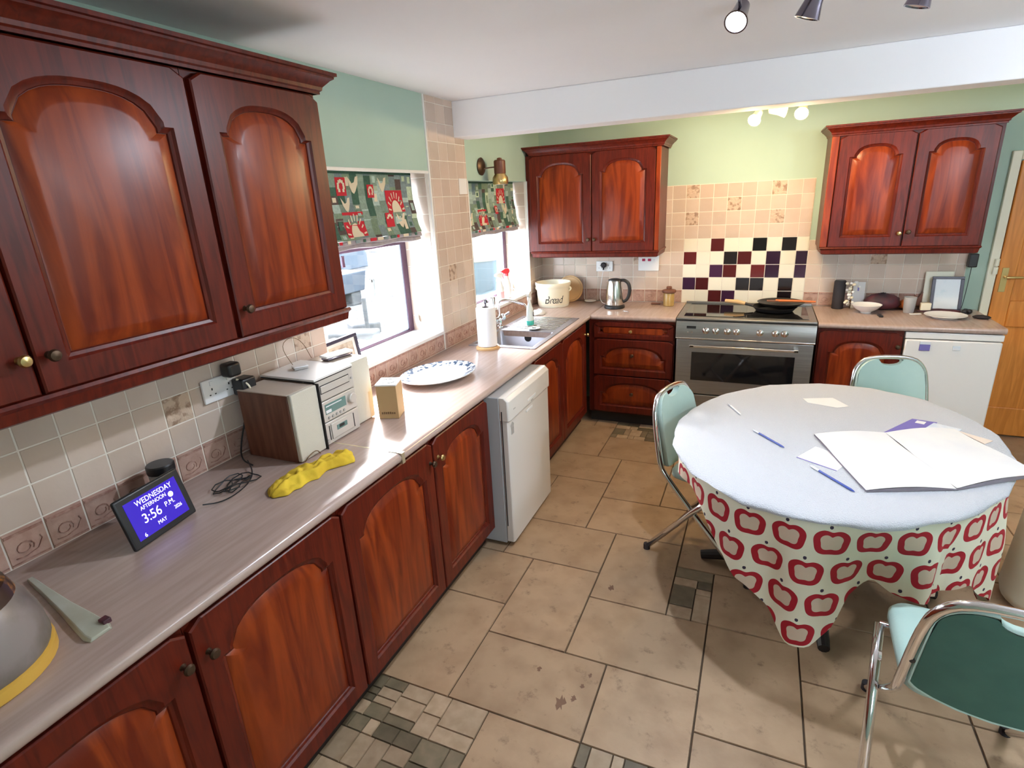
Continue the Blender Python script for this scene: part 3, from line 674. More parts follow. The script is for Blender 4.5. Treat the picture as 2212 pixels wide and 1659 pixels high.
for i, x in enumerate((.209, .276, .353, .414, .566, .663, .720)):
    k = MB(); k.dirlathe([(.024, 0), (.024, .006), (.018, .008), (.0165, .026), (.012, .029)], (x, .0, .832), (0, -1, 0), 20); k.box(x - .004, x + .004, -.034, -.02, .816, .848); k.build('knob', 'steel_lt', cp)
b = MB(); b.box(.075, .14, -.0015, .001, .843, .862); b.build('clock_display', 'dark', cp); b = MB(); b.cyl((.085, -.004, .815), .004, .006, 10, 'y'); b.cyl((.115, -.004, .815), .006, .006, 10, 'y'); b.build('button', 'steel_lt', cp)
b = MB(); b.box(0, CW, .004, .60, .905, .918); b.box(0, CW, .58, .60, .918, .935); b.build('hob_surround', 'steel', r, bevel=.003)
MB().box(.045, CW - .045, .075, .565, .918, .922).build('hob_glass', 'glass_black', r, bevel=.001)
# frying pan with pale handle + lid on the hob
r = root('frying_pan', 'black cast iron pan with pale wooden handle on the hob', 'pan', (1.925, 4.47, .9225))
MB().lathe([(.10, 0), (.125, .004), (.150, .035), (.153, .035), (.148, .030), (.122, .006), (.001, .006)], (0, 0, 0), 36, cap1=False).build('pan_bowl', 'iron', r)
MB().tube([(-.14, .02, .028), (-.21, .045, .042)], .010, 10).build('handle_joint', 'iron', r); MB().tube([(-.20, .042, .040), (-.26, .062, .048), (-.345, .085, .050)], [.013, .016, .014], 12).build('handle', 'wood_lt', r)
r = root('skillet', 'second shallow dark pan stacked on the frying pan', 'pan', (1.965, 4.50, .960), 0)
MB().lathe([(.11, 0), (.13, .004), (.158, .026), (.160, .026), (.156, .022), (.126, .006), (.002, .006)], (0, 0, 0), 36, cap1=False).build('pan_bowl', 'iron', r)
r = root('wooden_spatula', 'orange brown spatula lying across the stacked pans', 'spatula', (1.99, 4.50, .988), 0)
MB().tube([(-.06, .01, .002), (.05, .0, .004), (.20, -.01, .002)], [.010, .009, .007], 8).build('handle', 'copper', r); MB().box(-.12, -.04, -.02, .03, -.003, .004).build('blade', 'cork', r, bevel=.003)

# ================================================================ SINK, TAP
r = root('kitchen_sink', 'stainless steel inset sink with ribbed drainer', 'sink', (0, 0, 0))
b = MB(); x0, x1, y0, y1 = .105, .570, 3.085, 4.02
for a in ((x0, SK[0], y0, SK[3] + .02), (SK[1], x1, y0, SK[3] + .02), (SK[0], SK[1], y0, SK[2]), (SK[0], SK[1], SK[3], SK[3] + .02)): b.box(a[0], a[1], a[2], a[3], .9085, .9145)
b.box(x0, x1, SK[3] + .02, y1, .9085, .9135); b.build('rim', 'sink', r, bevel=.002)
b = MB(); R = []
for z, ins in ((.9135, .0), (.905, .004), (.80, .014), (.765, .03), (.758, .07)):
    R.append([(x, y, z) for x, y in rrect(SK[1] - SK[0] + .03 - 2 * ins, SK[3] - SK[2] + .03 - 2 * ins, .07 - ins * .3, 6, (SK[0] + SK[1]) / 2, (SK[2] + SK[3]) / 2)])
b.rings(R, cap0=False, cap1=True); b.build('bowl', 'sink', r, subsurf=0)
b = MB(); b.cyl((SK[0] + .21, SK[3] + .004, .862), .026, .006, 20, 'y'); b.build('overflow', 'dark', r)
b = MB()
for i in range(11): y = SK[3] + .07 + i * .038; b.box(.155, .52, y, y + .014, .9135, .9175)
b.build('drainer_rib', 'steel_lt', r, bevel=.0018)
r = root('mixer_tap', 'chrome mixer tap with two lever heads behind the sink', 'tap', (.085, 3.62, .91))
b = MB(); b.lathe([(.028, 0), (.026, .012), (.017, .02), (.016, .06), (.013, .07)], (0, 0, 0), 20); b.tube([(0, -.07, .045), (0, .07, .045)], .013, 12); b.build('body', 'chrome', r)
b = MB(); b.tube([(0, 0, .06), (0, 0, .17), (.01, .0, .20), (.04, 0, .205), (.13, .01, .19), (.20, .01, .175), (.215, .01, .15)], .0095, 12, 1); b.build('spout', 'chrome', r)
for y in (-.07, .07):
    b = MB(); b.lathe([(.014, .0), (.020, .01), (.022, .03), (.014, .045), (.002, .048)], (0, y, .04), 16); b.tube([(0, y, .07), (.045, y * 1.25, .095)], [.007, .009], 10); b.build('tap_handle', 'chrome', r)

# ================================================================ LEFT WORKTOP THINGS
ZT = .9105
# kitchen roll on a wooden stand
r = root('kitchen_roll', 'upright white kitchen roll on a wooden stand beside the sink', 'kitchen roll', (.262, 3.055, ZT))
MB().lathe([(.075, 0), (.075, .012), (.070, .016)], (0, 0, 0), 28).build('base', 'wood_lt', r)
MB().lathe([(.020, .018), (.058, .018), (.061, .022), (.061, .258), (.058, .262), (.020, .262)], (0, 0, 0), 32, cap0=False, cap1=False).build('paper', 'paper_roll', r)
MB().lathe([(.008, .016), (.008, .285), (.016, .29), (.014, .305), (.002, .31)], (0, 0, 0), 14).build('rod', 'spot_dark', r)
# oval plate
r = root('serving_plate', 'oval white serving plate with a blue patterned rim on the worktop', 'plate', (.268, 2.435, ZT), math.radians(76)); r.scale = (1.16, 1.16, 1)
b = MB(); b.lathe([(.115, 0), (.120, .006), (.160, .018), (.195, .028), (.196, .031), (.194, .032)], (0, 0, 0), 48, sy=.78, cap1=False); b.build('underside', 'white_china', r)
b = MB(); b.lathe([(.001, .006), (.118, .008), (.138, .016), (.146, .019)], (0, 0, 0), 48, sy=.78, cap0=False, cap1=False); b.build('well', 'white_china', r)
b = MB(); b.lathe([(.146, .0192), (.170, .026), (.194, .0322)], (0, 0, 0), 64, sy=.78, cap0=False, cap1=False); b.build('rim', 'china_blue', r)
# small tan box with round motif
r = root('card_box', 'small tan card box with a ring on its white lid, beside the hi-fi', 'box', (.345, 1.895, ZT), math.radians(20))
b = MB(); b.box(-.045, .045, -.050, .050, 0, .155); b.build('carton', 'boxcard', r, bevel=.002)
MB().box(-.047, .047, -.052, .052, .150, .158).build('lid', 'white', r, bevel=.002)
b = MB(); b.lathe([(.027, .157), (.028, .1605), (.033, .1605), (.034, .157)], (0, 0, 0), 30, cap0=False, cap1=False); b.build('ring', 'ink', r)
b = MB(); random.seed(3)
for i in range(7): b.box(-.030 + i * .009, -.024 + i * .009, -.0512, -.0495, .022, .030 + random.random() * .004)
b.build('print', 'print_brown', r)
# hi-fi: speaker, stack, speaker
def speaker(label, y0, w_, d_, h_, x=.30, rz=RL):
    r = root('hifi_speaker', label, 'speaker', (x, y0, ZT), rz)
    MB().box(0, w_, .012, d_, 0, h_).build('cabinet', 'speaker_wood', r, bevel=.003)
    MB().box(0, w_, .012, d_, h_, h_ + .004).build('top', 'speaker_top', r, bevel=.001)
    MB().box(.002, w_ - .002, -.006, .012, .004, h_ + .004).build('grille', 'grille', r, bevel=.004)
    return r
speaker('cream fronted wooden hi-fi speaker left of the stereo stack, nearer the camera', 1.372, .135, .255, .262, x=.305)
speaker('pale hi-fi speaker right of the stereo stack, beside the window', 1.735, .125, .215, .276, x=.275)
r = root('stereo_stack', 'champagne coloured mini stereo stack between its two speakers', 'stereo', (.30, 1.512, ZT), RL)
MB().box(.006, .210, .02, .265, .004, .268).build('casing', 'speaker_top', r, bevel=.002)
b = MB(); b.box(0, .216, .0, .02, .186, .272); u1 = b.build('cd_unit', 'silver_pl', r, bevel=.003); MB().box(.022, .185, -.003, .0, .218, .246).build('disc_tray', 'silver_pl', u1, bevel=.002); b = MB(); b.box(.02, .187, -.0012, .0005, .215, .249); b.build('tray_gap', 'dark', u1); b = MB(); b.cyl((.012, -.004, .228), .0035, .004, 10, 'y'); b.cyl((.200, -.004, .228), .0045, .004, 10, 'y'); b.build('button', 'slot', u1)
b = MB(); b.box(0, .216, .0, .02, .098, .182); u2 = b.build('tuner_unit', 'silver_pl', r, bevel=.003)
MB().box(.030, .150, -.0012, .0005, .128, .168).build('display', 'display', u2); MB().box(.032, .062, -.002, -.0008, .132, .144).build('lit_segment', 'paper', u2); MB().box(.034, .125, -.002, -.0008, .157, .161).build('display_line', 'paper', u2)
MB().dirlathe([(.022, 0), (.021, .012), (.018, .015)], (.182, 0, .148), (0, -1, 0), 24).build('volume_knob', 'silver_pl', u2)
for i in range(5): MB().cyl((.045 + i * .022, -.004, .112), .0055, .005, 12, 'y').build('button', 'slot', u2)
b = MB(); b.box(0, .216, .0, .02, .004, .094); u3 = b.build('cassette_unit', 'silver_pl', r, bevel=.003); MB().box(.045, .175, -.004, 0, .020, .084).build('cassette_door', 'silver_pl', u3, bevel=.002); MB().box(.075, .135, -.0052, -.0038, .048, .068).build('cassette_window', 'display', u3); MB().box(.088, .118, -.006, -.005, .054, .066).build('cassette_mark', 'dark', u3)
b = MB(); b.box(.034, .038, -.0012, .0005, .02, .08); b.box(.18, .184, -.0012, .0005, .02, .08); b.build('groove', 'dark', u3); MB().cyl((.018, -.006, .022), .007, .006, 12, 'y').build('button', 'slot', u3)
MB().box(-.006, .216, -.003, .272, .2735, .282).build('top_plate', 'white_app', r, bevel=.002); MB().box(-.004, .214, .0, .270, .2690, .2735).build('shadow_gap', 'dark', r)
# dark strip painted in for the shade of the gap between speaker and stack
tag(MB().box(.250, .318, 1.5075, 1.5115, ZT, ZT + .268).build('gap_shade_strip', 'dark'), 'thin dark strip for the shaded gap between the near speaker and the stereo stack', 'strip')
r = root('remote_control', 'white and grey remote control lying on top of the stereo', 'remote', (.165, 1.79, ZT + .2815), math.radians(78))
MB().box(-.055, .075, -.022, .024, .0, .012).build('lower_shell', 'spot_dark', r, bevel=.004); MB().box(-.060, .078, -.025, .027, .012, .022).build('keypad_face', 'white', r, bevel=.003)
b = MB()
for i in range(6):
    for j in range(3): b.box(-.01 + i * .011, -.004 + i * .011, -.014 + j * .012, -.007 + j * .012, .022, .0235)
b.build('keys', 'ink', r)
r = root('small_case', 'small pale case on the left of the stereo top', 'case', (.135, 1.615, ZT + .2835), math.radians(60)); MB().box(-.028, .028, -.02, .02, 0, .009).build('base', 'slot', r, bevel=.002); MB().box(-.029, .029, -.021, .021, .009, .014).build('lid', 'white', r, bevel=.002)
# photo frame on the sill
r = root('photo_frame', 'dark wooden photo frame standing on the window sill behind the stereo', 'picture frame', (-.06, 1.975, W1[2] + .009), RL + .06)
r.rotation_euler = (-.14, 0, RL + .04)
b = MB(); w_, h_ = .265, .155
for a in ((0, w_, 0, .018), (0, w_, h_ - .018, h_), (0, .018, .018, h_ - .018), (w_ - .018, w_, .018, h_ - .018)): b.box(a[0], a[1], -.008, .012, a[2], a[3])
b.build('frame', 'navy', r, bevel=.002); MB().box(.018, w_ - .018, -.001, .008, .018, h_ - .018).build('mount', 'white_frame', r); MB().box(.040, w_ - .040, -.003, -.001, .034, h_ - .034).build('photograph', 'photo', r)
# yellow cloth
from mathutils import noise
b = MB(); N, K = 60, 30
def cl(u, v):
    wd = (.040 + .018 * math.sin(PI * min(1, u * 1.3)) + .018 * math.exp(-((u - .86) / .10) ** 2) + .010 * noise.noise((u * 7, 0, 3)))
    e = min(1., (u + .004) * 9, (1.004 - u) * 12) ** .5; s_ = 2 * v - 1
    x = u * .345 - .172 + .012 * noise.noise((u * 5, v * 3, 1)); y = s_ * wd * e * (1 + .28 * noise.noise((u * 9, s_ * 1.2, 4))) + .035 * math.sin(u * 3.0) - .02 + .010 * noise.noise((u * 6, v * 2, 8))
    h = (1 - abs(s_) ** 3) * (.020 + .016 * u) + .022 * abs(noise.noise((u * 9, v * 3.2, 5))) * (1 - abs(s_) ** 4) + .010 * noise.noise((u * 20, v * 8, 2)) * (1 - abs(s_) ** 4)
    h += .016 * math.exp(-((s_ + .45 - .25 * math.sin(u * 8)) / .16) ** 2)
    return (x, y, .002 + max(.0, h) * e * .72)
for i in range(N):
    for j in range(K): b.v.append(cl(i / (N - 1), j / (K - 1)))
for i in range(N - 1):
    for j in range(K - 1): b.face((i * K + j, (i + 1) * K + j, (i + 1) * K + j + 1, i * K + j + 1))
o = b.build('duster', 'yellow_cloth', smooth=3, solid=.0025); tag(place(o, (.405, 1.315, ZT), math.radians(79)), 'crumpled yellow duster cloth on the worktop in front of the speaker', 'cloth')
# screen clock
r = root('digital_clock', 'black framed digital day clock with glowing blue screen', 'clock', (.252, .888, ZT), math.radians(99))
cr = math.radians(-14)
T = Matrix.Rotation(cr, 4, 'X')
b = MB(); b.box(-.110, .110, 0, .014, .004, .160); o = b.build('bezel', 'dark', r, bevel=.006, seg=3); o.matrix_local = T
b = MB(); b.box(-.088, .088, -.0012, .0005, .024, .140); s_ = b.build('screen', 'screen', o, smooth=0)
def ct(body, size, x, z, sx=1., nm='lettering'): return text(body, size, nm, 'screen_txt', o, facing((x, -.0018, z)), .0002, sx=sx)
ct('WEDNESDAY', .0225, .006, .124, .92); ct('AFTERNOON', .0165, -.004, .105, .88); ct('3:56', .040, -.024, .074, .92); ct('P.M.', .021, .040, .078, .98); ct('2026', .0155, .060, .055, .85); ct('MAY', .0165, -.004, .042, .9); ct('6', .017, -.066, .032)
b = MB(); b.dirlathe([(.0085, 0), (.0085, .0006)], (.054, -.0012, .098), (0, -1, 0), 18); b.build('moon_symbol', 'screen_txt', o)
b = MB(); b.rings([[(x, .022, .004), (x, .075, .002), (x, .085, .002), (x, .052, .10), (x, .044, .10)] for x in (-.05, .05)]); b.build('stand', 'dark', r)
# glass jar with black lid behind the clock
r = root('glass_jar', 'small glass jar with a black lid behind the blue clock', 'jar', (.095, 1.005, ZT))
MB().lathe([(.034, 0), (.038, .004), (.038, .112), (.033, .120)], (0, 0, 0), 24).build('jar_body', 'glass_tint', r); MB().lathe([(.040, .118), (.041, .126), (.041, .142), (.038, .146)], (0, 0, 0), 24).build('lid', 'dark', r)
# cable heap
b = MB(); random.seed(9)
def loops(b, c, n, r0, r1, rad, z=.004):
    P = []
    for i in range(n * 14):
        a = i / 14 * 2 * PI; k = i / (n * 14); rr = r0 + (r1 - r0) * k + .012 * math.sin(a * 2.3 + k * 9)
        P.append((c[0] + rr * math.cos(a) * .7 + .02 * math.sin(k * 9), c[1] + rr * math.sin(a) * 1.25 + .015 * math.cos(k * 7), z + .003 * n * (1 + math.sin(a * 1.7 + k * 11)) * .6))
    b.tube(P, rad, 6)
loops(b, (.20, 1.17, ZT), 4, .030, .062, .0022, ZT + .003)
b.tube([(.23, 1.02, ZT + .012), (.26, 1.06, ZT + .004), (.265, 1.12, ZT + .004), (.245, 1.19, ZT + .006), (.20, 1.25, ZT + .01), (.12, 1.30, ZT + .02)], .0022, 6, 2)
tag(b.build('power_cable', 'dark', smooth=1), 'tangle of thin black cable on the worktop between the clock and the speaker', 'cable')
b = MB(); b.tube([(.015, 1.42, 1.12), (.03, 1.40, 1.05), (.03, 1.36, .97), (.06, 1.32, ZT + .006), (.14, 1.30, ZT + .004)], .003, 8, 2); tag(b.build('power_cable', 'dark', smooth=1), 'black flex dropping from the wall plug behind the speaker', 'cable')
b = MB(); b.tube([(.315, 1.385, ZT + .004), (.325, 1.40, ZT + .025), (.325, 1.44, ZT + .03), (.318, 1.462, ZT + .004)], .002, 6, 2); tag(b.build('speaker_lead', 'print_brown', smooth=1), 'thin brown lead looping in front of the near speaker', 'cable')
b = MB(); b.tube([(.06, 1.655, 1.185), (.02, 1.64, 1.27), (.015, 1.70, 1.30), (.02, 1.76, 1.27), (.05, 1.77, 1.19)], .0013, 6, 2); tag(b.build('aerial_wire', 'print_brown', smooth=1), 'thin looped aerial wire standing up behind the stereo', 'wire')
# double socket + plug
def socket(nm, label, loc, rz, w_=.146, holes=True):
    r = root(nm, label, 'socket', loc, rz); MB().box(-w_ / 2, w_ / 2, -.010, 0, -.043, .043).build('plate', 'white', r, bevel=.003)
    if holes:
        b = MB()
        for cx in (-.036, .036):
            b.box(cx - .0025, cx + .0025, -.0108, -.0098, .002, .010); b.box(cx - .014, cx - .008, -.0108, -.0098, -.016, -.012); b.box(cx + .008, cx + .014, -.0108, -.0098, -.016, -.012)
        b.build('pin_holes', 'dark', r)
        for cx in (-.036, .036): MB().box(cx - .006, cx + .006, -.0135, -.0098, .020, .036).build('rocker_switch', 'white', r, bevel=.001)
    return r
socket('wall_socket', 'white double wall socket on the tiles above the speaker, with a black plug', (.008, 1.335, 1.195), RL)
r = root('power_adapter', 'large black power adapter plugged into the left wall socket', 'plug', (.0185, 1.41, 1.185), RL)
MB().box(-.030, .034, -.060, 0, -.036, .030).build('adapter_body', 'dark', r, bevel=.008, seg=3); MB().tube([(-.028, -.03, .030), (-.01, -.064, .012), (.0, -.063, -.02)], .004, 8, 2).build('pale_cord', 'crock', r)
b = MB(); b.box(-.026, .03, -.05, 0, -.026, .026); o = b.build('mains_plug', 'dark', bevel=.010, seg=3); tag(place(o, (.012, 1.375, 1.255), RL), 'black mains plug pushed in just above the larger adapter', 'plug')
# bag rope etc. behind; toaster like crock at bottom left
r = root('enamel_pot', 'mottled grey pot with brown pattern and ochre foot at the bottom left corner', 'pot', (.365, .352, ZT))
MB().lathe([(.150, 0), (.156, .006), (.156, .030), (.150, .034)], (0, 0, 0), 40).build('foot', 'ochre', r)
MB().lathe([(.149, .033), (.153, .045), (.148, .10), (.132, .150), (.122, .165)], (0, 0, 0), 40).build('pot_body', 'marble_grey', r)
MB().lathe([(.122, .165), (.112, .195), (.07, .222), (.002, .230)], (0, 0, 0), 40).build('lid', 'tort', r)
r = root('serving_spatula', 'pale celadon spatula with a dark tip lying beyond the grey pot', 'spatula', (0, 0, ZT))
b = MB(); b.rings([[(x, y - w_, .0), (x, y + w_, .0), (x, y + w_ * .8, h_), (x, y - w_ * .8, h_)] for x, y, w_, h_ in ((.105, .600, .008, .008), (.20, .585, .011, .010), (.32, .566, .017, .012), (.43, .550, .026, .014), (.485, .542, .030, .013), (.505, .540, .024, .008))]); b.build('blade', 'celadon', r, bevel=.002)
MB().box(.470, .492, .556, .574, .008, .020).build('dark_tip', 'bag', r, bevel=.002)

# ---- window sill and sink side bottles
def spray(label, loc, rz, body, trig, low=None, sc=1.):
    r = root('spray_bottle', label, 'spray bottle', loc, rz); r.scale = (sc, sc, sc)
    MB().lathe([(.038, 0), (.041, .006), (.041, .05), (.038, .085)], (0, 0, 0), 24, sy=.65).build('bottle_lower', low or body, r)
    MB().lathe([(.038, .085), (.036, .12), (.022, .155), (.013, .175), (.013, .19)], (0, 0, 0), 24, sy=.65).build('bottle_upper', body, r)
    b = MB(); b.lathe([(.016, .188), (.016, .208)], (0, 0, 0), 16); b.rings([[(x, y, z) for x, z in ((-.018, .208), (-.055, .222), (-.058, .236), (-.02, .250), (.022, .246), (.030, .225), (.018, .208))] for y in (-.010, .010)]); b.tube([(-.03, 0, .212), (-.040, 0, .185), (-.032, 0, .168)], .005, 8); b.build('trigger_head', trig, r)
    return r
spb = spray('clear spray bottle with teal liquid and round badge on the drainer', (.300, 3.69, .918), math.radians(100), 'bottle', 'white', 'bottle')
MB().lathe([(.0385, .004), (.0418, .008), (.0418, .040)], (0, 0, 0), 24, sy=.65).build('liquid', 'teal', spb)
b = MB(); b.dirlathe([(.018, 0), (.018, .0015)], (-.002, -.026, .085), (0, -1, 0), 24); b.build('badge', 'ink', spb); b = MB(); b.dirlathe([(.013, 0), (.013, .001)], (.002, -.0275, .087), (0, -1, 0), 24); b.build('badge_centre', 'white', spb)
spray('white spray bottle with red trigger and teal label on the far window sill', (-.075, 4.14, W2[2] + .009), math.radians(60), 'white', 'red', 'white', .95)
spray('white bottle with pink label at the front of the far window sill', (-.06, 3.98, W2[2] + .009), math.radians(70), 'white', 'white', 'pink', .90)
b = MB(); b.lathe([(.030, 0), (.034, .004), (.034, .06), (.028, .066)], (0, 0, 0), 20, sy=.8); o = b.build('scourer_pot', 'chrome'); tag(place(o, (-.06, 3.80, W2[2] + .009)), 'small metal pot on the far window sill behind the kitchen roll', 'pot')
# crumpled foil/cloth, stopper
b = MB(); random.seed(2)
R = []
for i in range(7):
    t = PI * i / 7 * .5 + .2; R.append([(.045 * math.cos(t) * math.cos(2 * PI * j / 12) * (1 + .3 * random.random()), .07 * math.cos(t) * math.sin(2 * PI * j / 12) * (1 + .3 * random.random()), .045 * math.sin(t) * (.7 + .5 * random.random()) - .008) for j in range(12)])
b.rings(R); o = b.build('dish_cloth', 'paper', smooth=3); tag(place(o, (.20, 4.12, ZT + .001)), 'crumpled white cloth beside the end of the drainer', 'cloth')
r = root('sink_plug_dish', 'small white dish on the sink rim below the spray bottle', 'dish', (.37, 3.585, .9185)); MB().lathe([(.030, 0), (.042, .004), (.045, .009), (.040, .007), (.002, .004)], (0, 0, 0), 24).build('dish', 'white_china', r); MB().box(-.015, .015, -.004, .004, .006, .010).build('black_mark', 'dark', r)
# cord on reveal of window 1 and 2 (blind cords)
def cord(label, y, zt, x=-.115, z0=1.08):
    r = root('blind_cord', label, 'blind cord', (0, 0, 0)); MB().tube([(x, y, zt), (x + .004, y - .004, 1.5), (x, y, z0 + .05)], .0022, 6, 1).build('cord', 'rope', r)
    b = MB(); b.lathe([(.004, 0), (.014, .008), (.012, .05), (.004, .055)], (x, y, z0), 10); b.tube([(x, y, z0 + .03), (x + .05, y - .01, z0 - .01), (x + .085, y - .015, z0 - .035)], .003, 6, 1); b.build('cord_knot', 'rope', r)
cord('cream blind cord with knotted end in the first window reveal', W1[1] - .022, 1.97, -.165)
cord('cream blind cord hanging in the second window reveal, behind the sink', W2[1] - .022, 1.92, -.165, 1.045)

# ---- roman blinds
def blind(label, y0, y1, zt, zb, x, seed, suns, reds, hens):
    r = root('roman_blind', label, 'blind', (0, 0, 0)); random.seed(seed)
    Wd, H = y1 - y0, zt - zb
    def P(u, v, d=0.):                                     # u metres along, v metres down
        t = v / H; bulge = .018 * math.exp(-((t - .70) / .18) ** 2) + .040 * max(0, t - .78) / .22
        pull = 1 + .0 * t
        return (x + bulge + d + .004 * math.sin(u * 9) * t, y0 + u * pull, zt - v)
    def patch(b, poly, d):
        # subdivide polygon coarse: map vertices only, fan (convex small patches)
        b.rings([[P(u, v, d * .2) for u, v in poly], [P(u, v, d) for u, v in poly]], cap0=False)
    b = MB(); nu, nv = 12, 20
    n0 = 0
    for i in range(nu + 1):
        for j in range(nv + 1): b.v.append(P(Wd * i / nu, H * j / nv))
    for i in range(nu):
        for j in range(nv): a = i * (nv + 1) + j; b.face((a, a + 1, a + nv + 2, a + nv + 1))
    b.build('backing', BL[1], r, smooth=2, solid=.003)
    b = MB(); cw = .052; nc = int(Wd / cw); cw = Wd / nc
    for i in range(nc):
        v = -random.random() * .04
        while v < H - .002:
            h = random.choice((.025, .04, .055, .075, .10)); va, vb = max(0, v), min(H, v + h)
            if vb - va > .004:
                b.mi = random.choice((0, 0, 1, 1, 2, 3, 4, 4, 5, 6)); w0 = random.choice((0, 0, .3)) * cw; w1_ = random.choice((0, 0, .35)) * cw
                ns = max(1, int((vb - va) / .03)); 
                for k in range(ns):
                    a, c = va + (vb - va) * k / ns, va + (vb - va) * (k + 1) / ns
                    b.quad(P(i * cw + w0 * .0, a, .0025), P((i + 1) * cw - w1_ * .0, a, .0025), P((i + 1) * cw, c, .0025), P(i * cw, c, .0025))
                if random.random() < .35:
                    b.mi = random.choice((0, 3, 5, 7, 2)); m = cw * .25; 
                    b.quad(P(i * cw + m, va + (vb - va) * .2, .0032), P((i + 1) * cw - m, va + (vb - va) * .2, .0032), P((i + 1) * cw - m, va + (vb - va) * .75, .0032), P(i * cw + m, va + (vb - va) * .75, .0032))
            v += h
    b.build('patchwork', BL + [M['bl_cream']], r, smooth=0)
    b = MB()
    def q(poly, mi, d):
        b.mi = mi; n = len(b.v); b.v += [P(u, v, d) for u, v in poly]; b.face(range(n, n + len(poly)))
    for (u, v, s) in suns:
        w = s * 1.35
        q([(u, v), (u + w, v), (u + w, v + s * .5), (u, v + s * .5)], 0, .0042); q([(u, v + s * .5), (u + w, v + s * .5), (u + w, v + s), (u, v + s)], 0, .0042)
        c = (u + w / 2, v + s)
        q([(c[0] + w * .27 * math.cos(PI * i / 12), c[1] - s * .55 * math.sin(PI * i / 12)) for i in range(13)], 1, .0060)
        for k in range(9):
            a = PI * (k + .5) / 9; w_ = .05
            q([(c[0] + w * .33 * math.cos(a - w_), c[1] - s * .64 * math.sin(a - w_)), (c[0] + w * .33 * math.cos(a + w_), c[1] - s * .64 * math.sin(a + w_)), (c[0] + w * .48 * math.cos(a + w_), c[1] - s * .93 * math.sin(a + w_)), (c[0] + w * .48 * math.cos(a - w_), c[1] - s * .93 * math.sin(a - w_))], 1, .0060)
    for (u, v, w_, h) in reds:
        q([(u, v), (u + w_, v), (u + w_, v + h), (u, v + h)], 0, .0042)
        cx, cy = u + w_ / 2, v + h / 2
        for k in range(9):
            a = -PI / 2 + (k - 4) * .58; rr = w_ * .28; e = w_ * .10
            x_, y_ = cx + rr * math.cos(a), cy + rr * 1.25 * math.sin(a); q([(x_ - e, y_ - e), (x_ + e, y_ - e), (x_ + e, y_ + e), (x_ - e, y_ + e)], 1, .0056)
    for (u, v, s) in hens:
        q([(u + s * a, v + s * c) for a, c in ((0, 0), (.22, .22), (.38, .42), (.60, .35), (.75, .05), (1.0, .0), (.92, .45), (.66, .85), (.5, 1.0), (.32, .9), (.15, .55))], 1, .0048)
    b.build('motifs', ['bl_red', 'bl_cream'], r, smooth=0)
    b = MB()
    for k, (dz, dx) in enumerate(((0, .030), (-.022, .020))):
        n = len(b.v); R = []
        for i in range(17):
            y = y0 + Wd * i / 16; zz = zb + dz + .004 * math.sin(i * 1.1 + k); R.append([(x + dx - .016, y, zz), (x + dx + .010, y, zz + .002), (x + dx + .014, y, zz - .020), (x + dx - .010, y, zz - .026)])
        b.rings(R)
    b.build('folded_hem', 'bl_lining', r, smooth=2)
    b = MB(); 
    for k in range(int(Wd / .06)):
        y = y0 + .01 + k * .06; b.mi = k % 4; b.box(x + .0445, x + .0465, y, y + random.choice((.02, .035, .05)), zb - .016, zb - .001)
    b.build('hem_patch', [M['bl_red'], M['bl_cream'], BL[4], BL[2]], r)
    b = MB(); b.box(x - .012, x + .004, y0, y1, zt - .004, zt + .012); b.build('headrail', BL[2], r)
blind('green patchwork roman blind with red sun squares in the first window', 1.93, 2.915, W1[3] - .012, 1.645, -.10, 21,
      [(.715, .085, .115), (.33, .185, .120)], [(.325, .022, .075, .085), (.675, .20, .070, .075), (.565, .055, .055, .065)], [(.415, .014, .085), (.775, .205, .08), (.66, .018, .075), (.345, .115, .07)])
blind('green patchwork roman blind in the second window behind the wall lamp', W2[0] + .01, W2[1] - .03, W2[3] - .008, 1.60, -.11, 33,
      [(.66, .04, .11), (.30, .185, .11)], [(.04, .10, .07, .14), (.60, .165, .05, .06)], [(.74, .155, .08), (.12, .2, .09)])
# bottle shaped wall lamp above second blind
r = root('wall_lamp', 'brown and brass wall lamp on a dark round mount above the second blind', 'wall lamp', (0, 3.70, 2.0))
MB().lathe([(.055, 0), (.058, .008), (.045, .018), (.02, .024), (.002, .025)], (0, -.06, .02), 24, 'x').build('wall_plate', 'brass_dark', r)
MB().tube([(.02, -.055, .005), (.07, -.02, .012), (.11, .01, .012)], .0045, 10, 1).build('arm', 'brass_dark', r)
MB().lathe([(.036, .02), (.040, .03), (.040, .105), (.034, .112), (.018, .114), (.016, .124), (.004, .127)], (.11, .015, -.055), 20).build('lamp_body', 'speaker_wood', r)
MB().lathe([(.050, -.045), (.055, -.03), (.053, .0), (.038, .02), (.036, .028)], (.11, .015, -.055), 24).build('shade', 'brass', r)
MB().lathe([(.044, -.046), (.046, -.040)], (.11, .015, -.055), 20).build('lens', 'crock', r)
sw = MB(); sw.box(0, .010, 3.305, 3.405, 1.845, 1.94); tag(sw.build('wall_plate', 'white', bevel=.002), 'plain cream blanking plate on the tiled strip between the windows', 'wall plate')

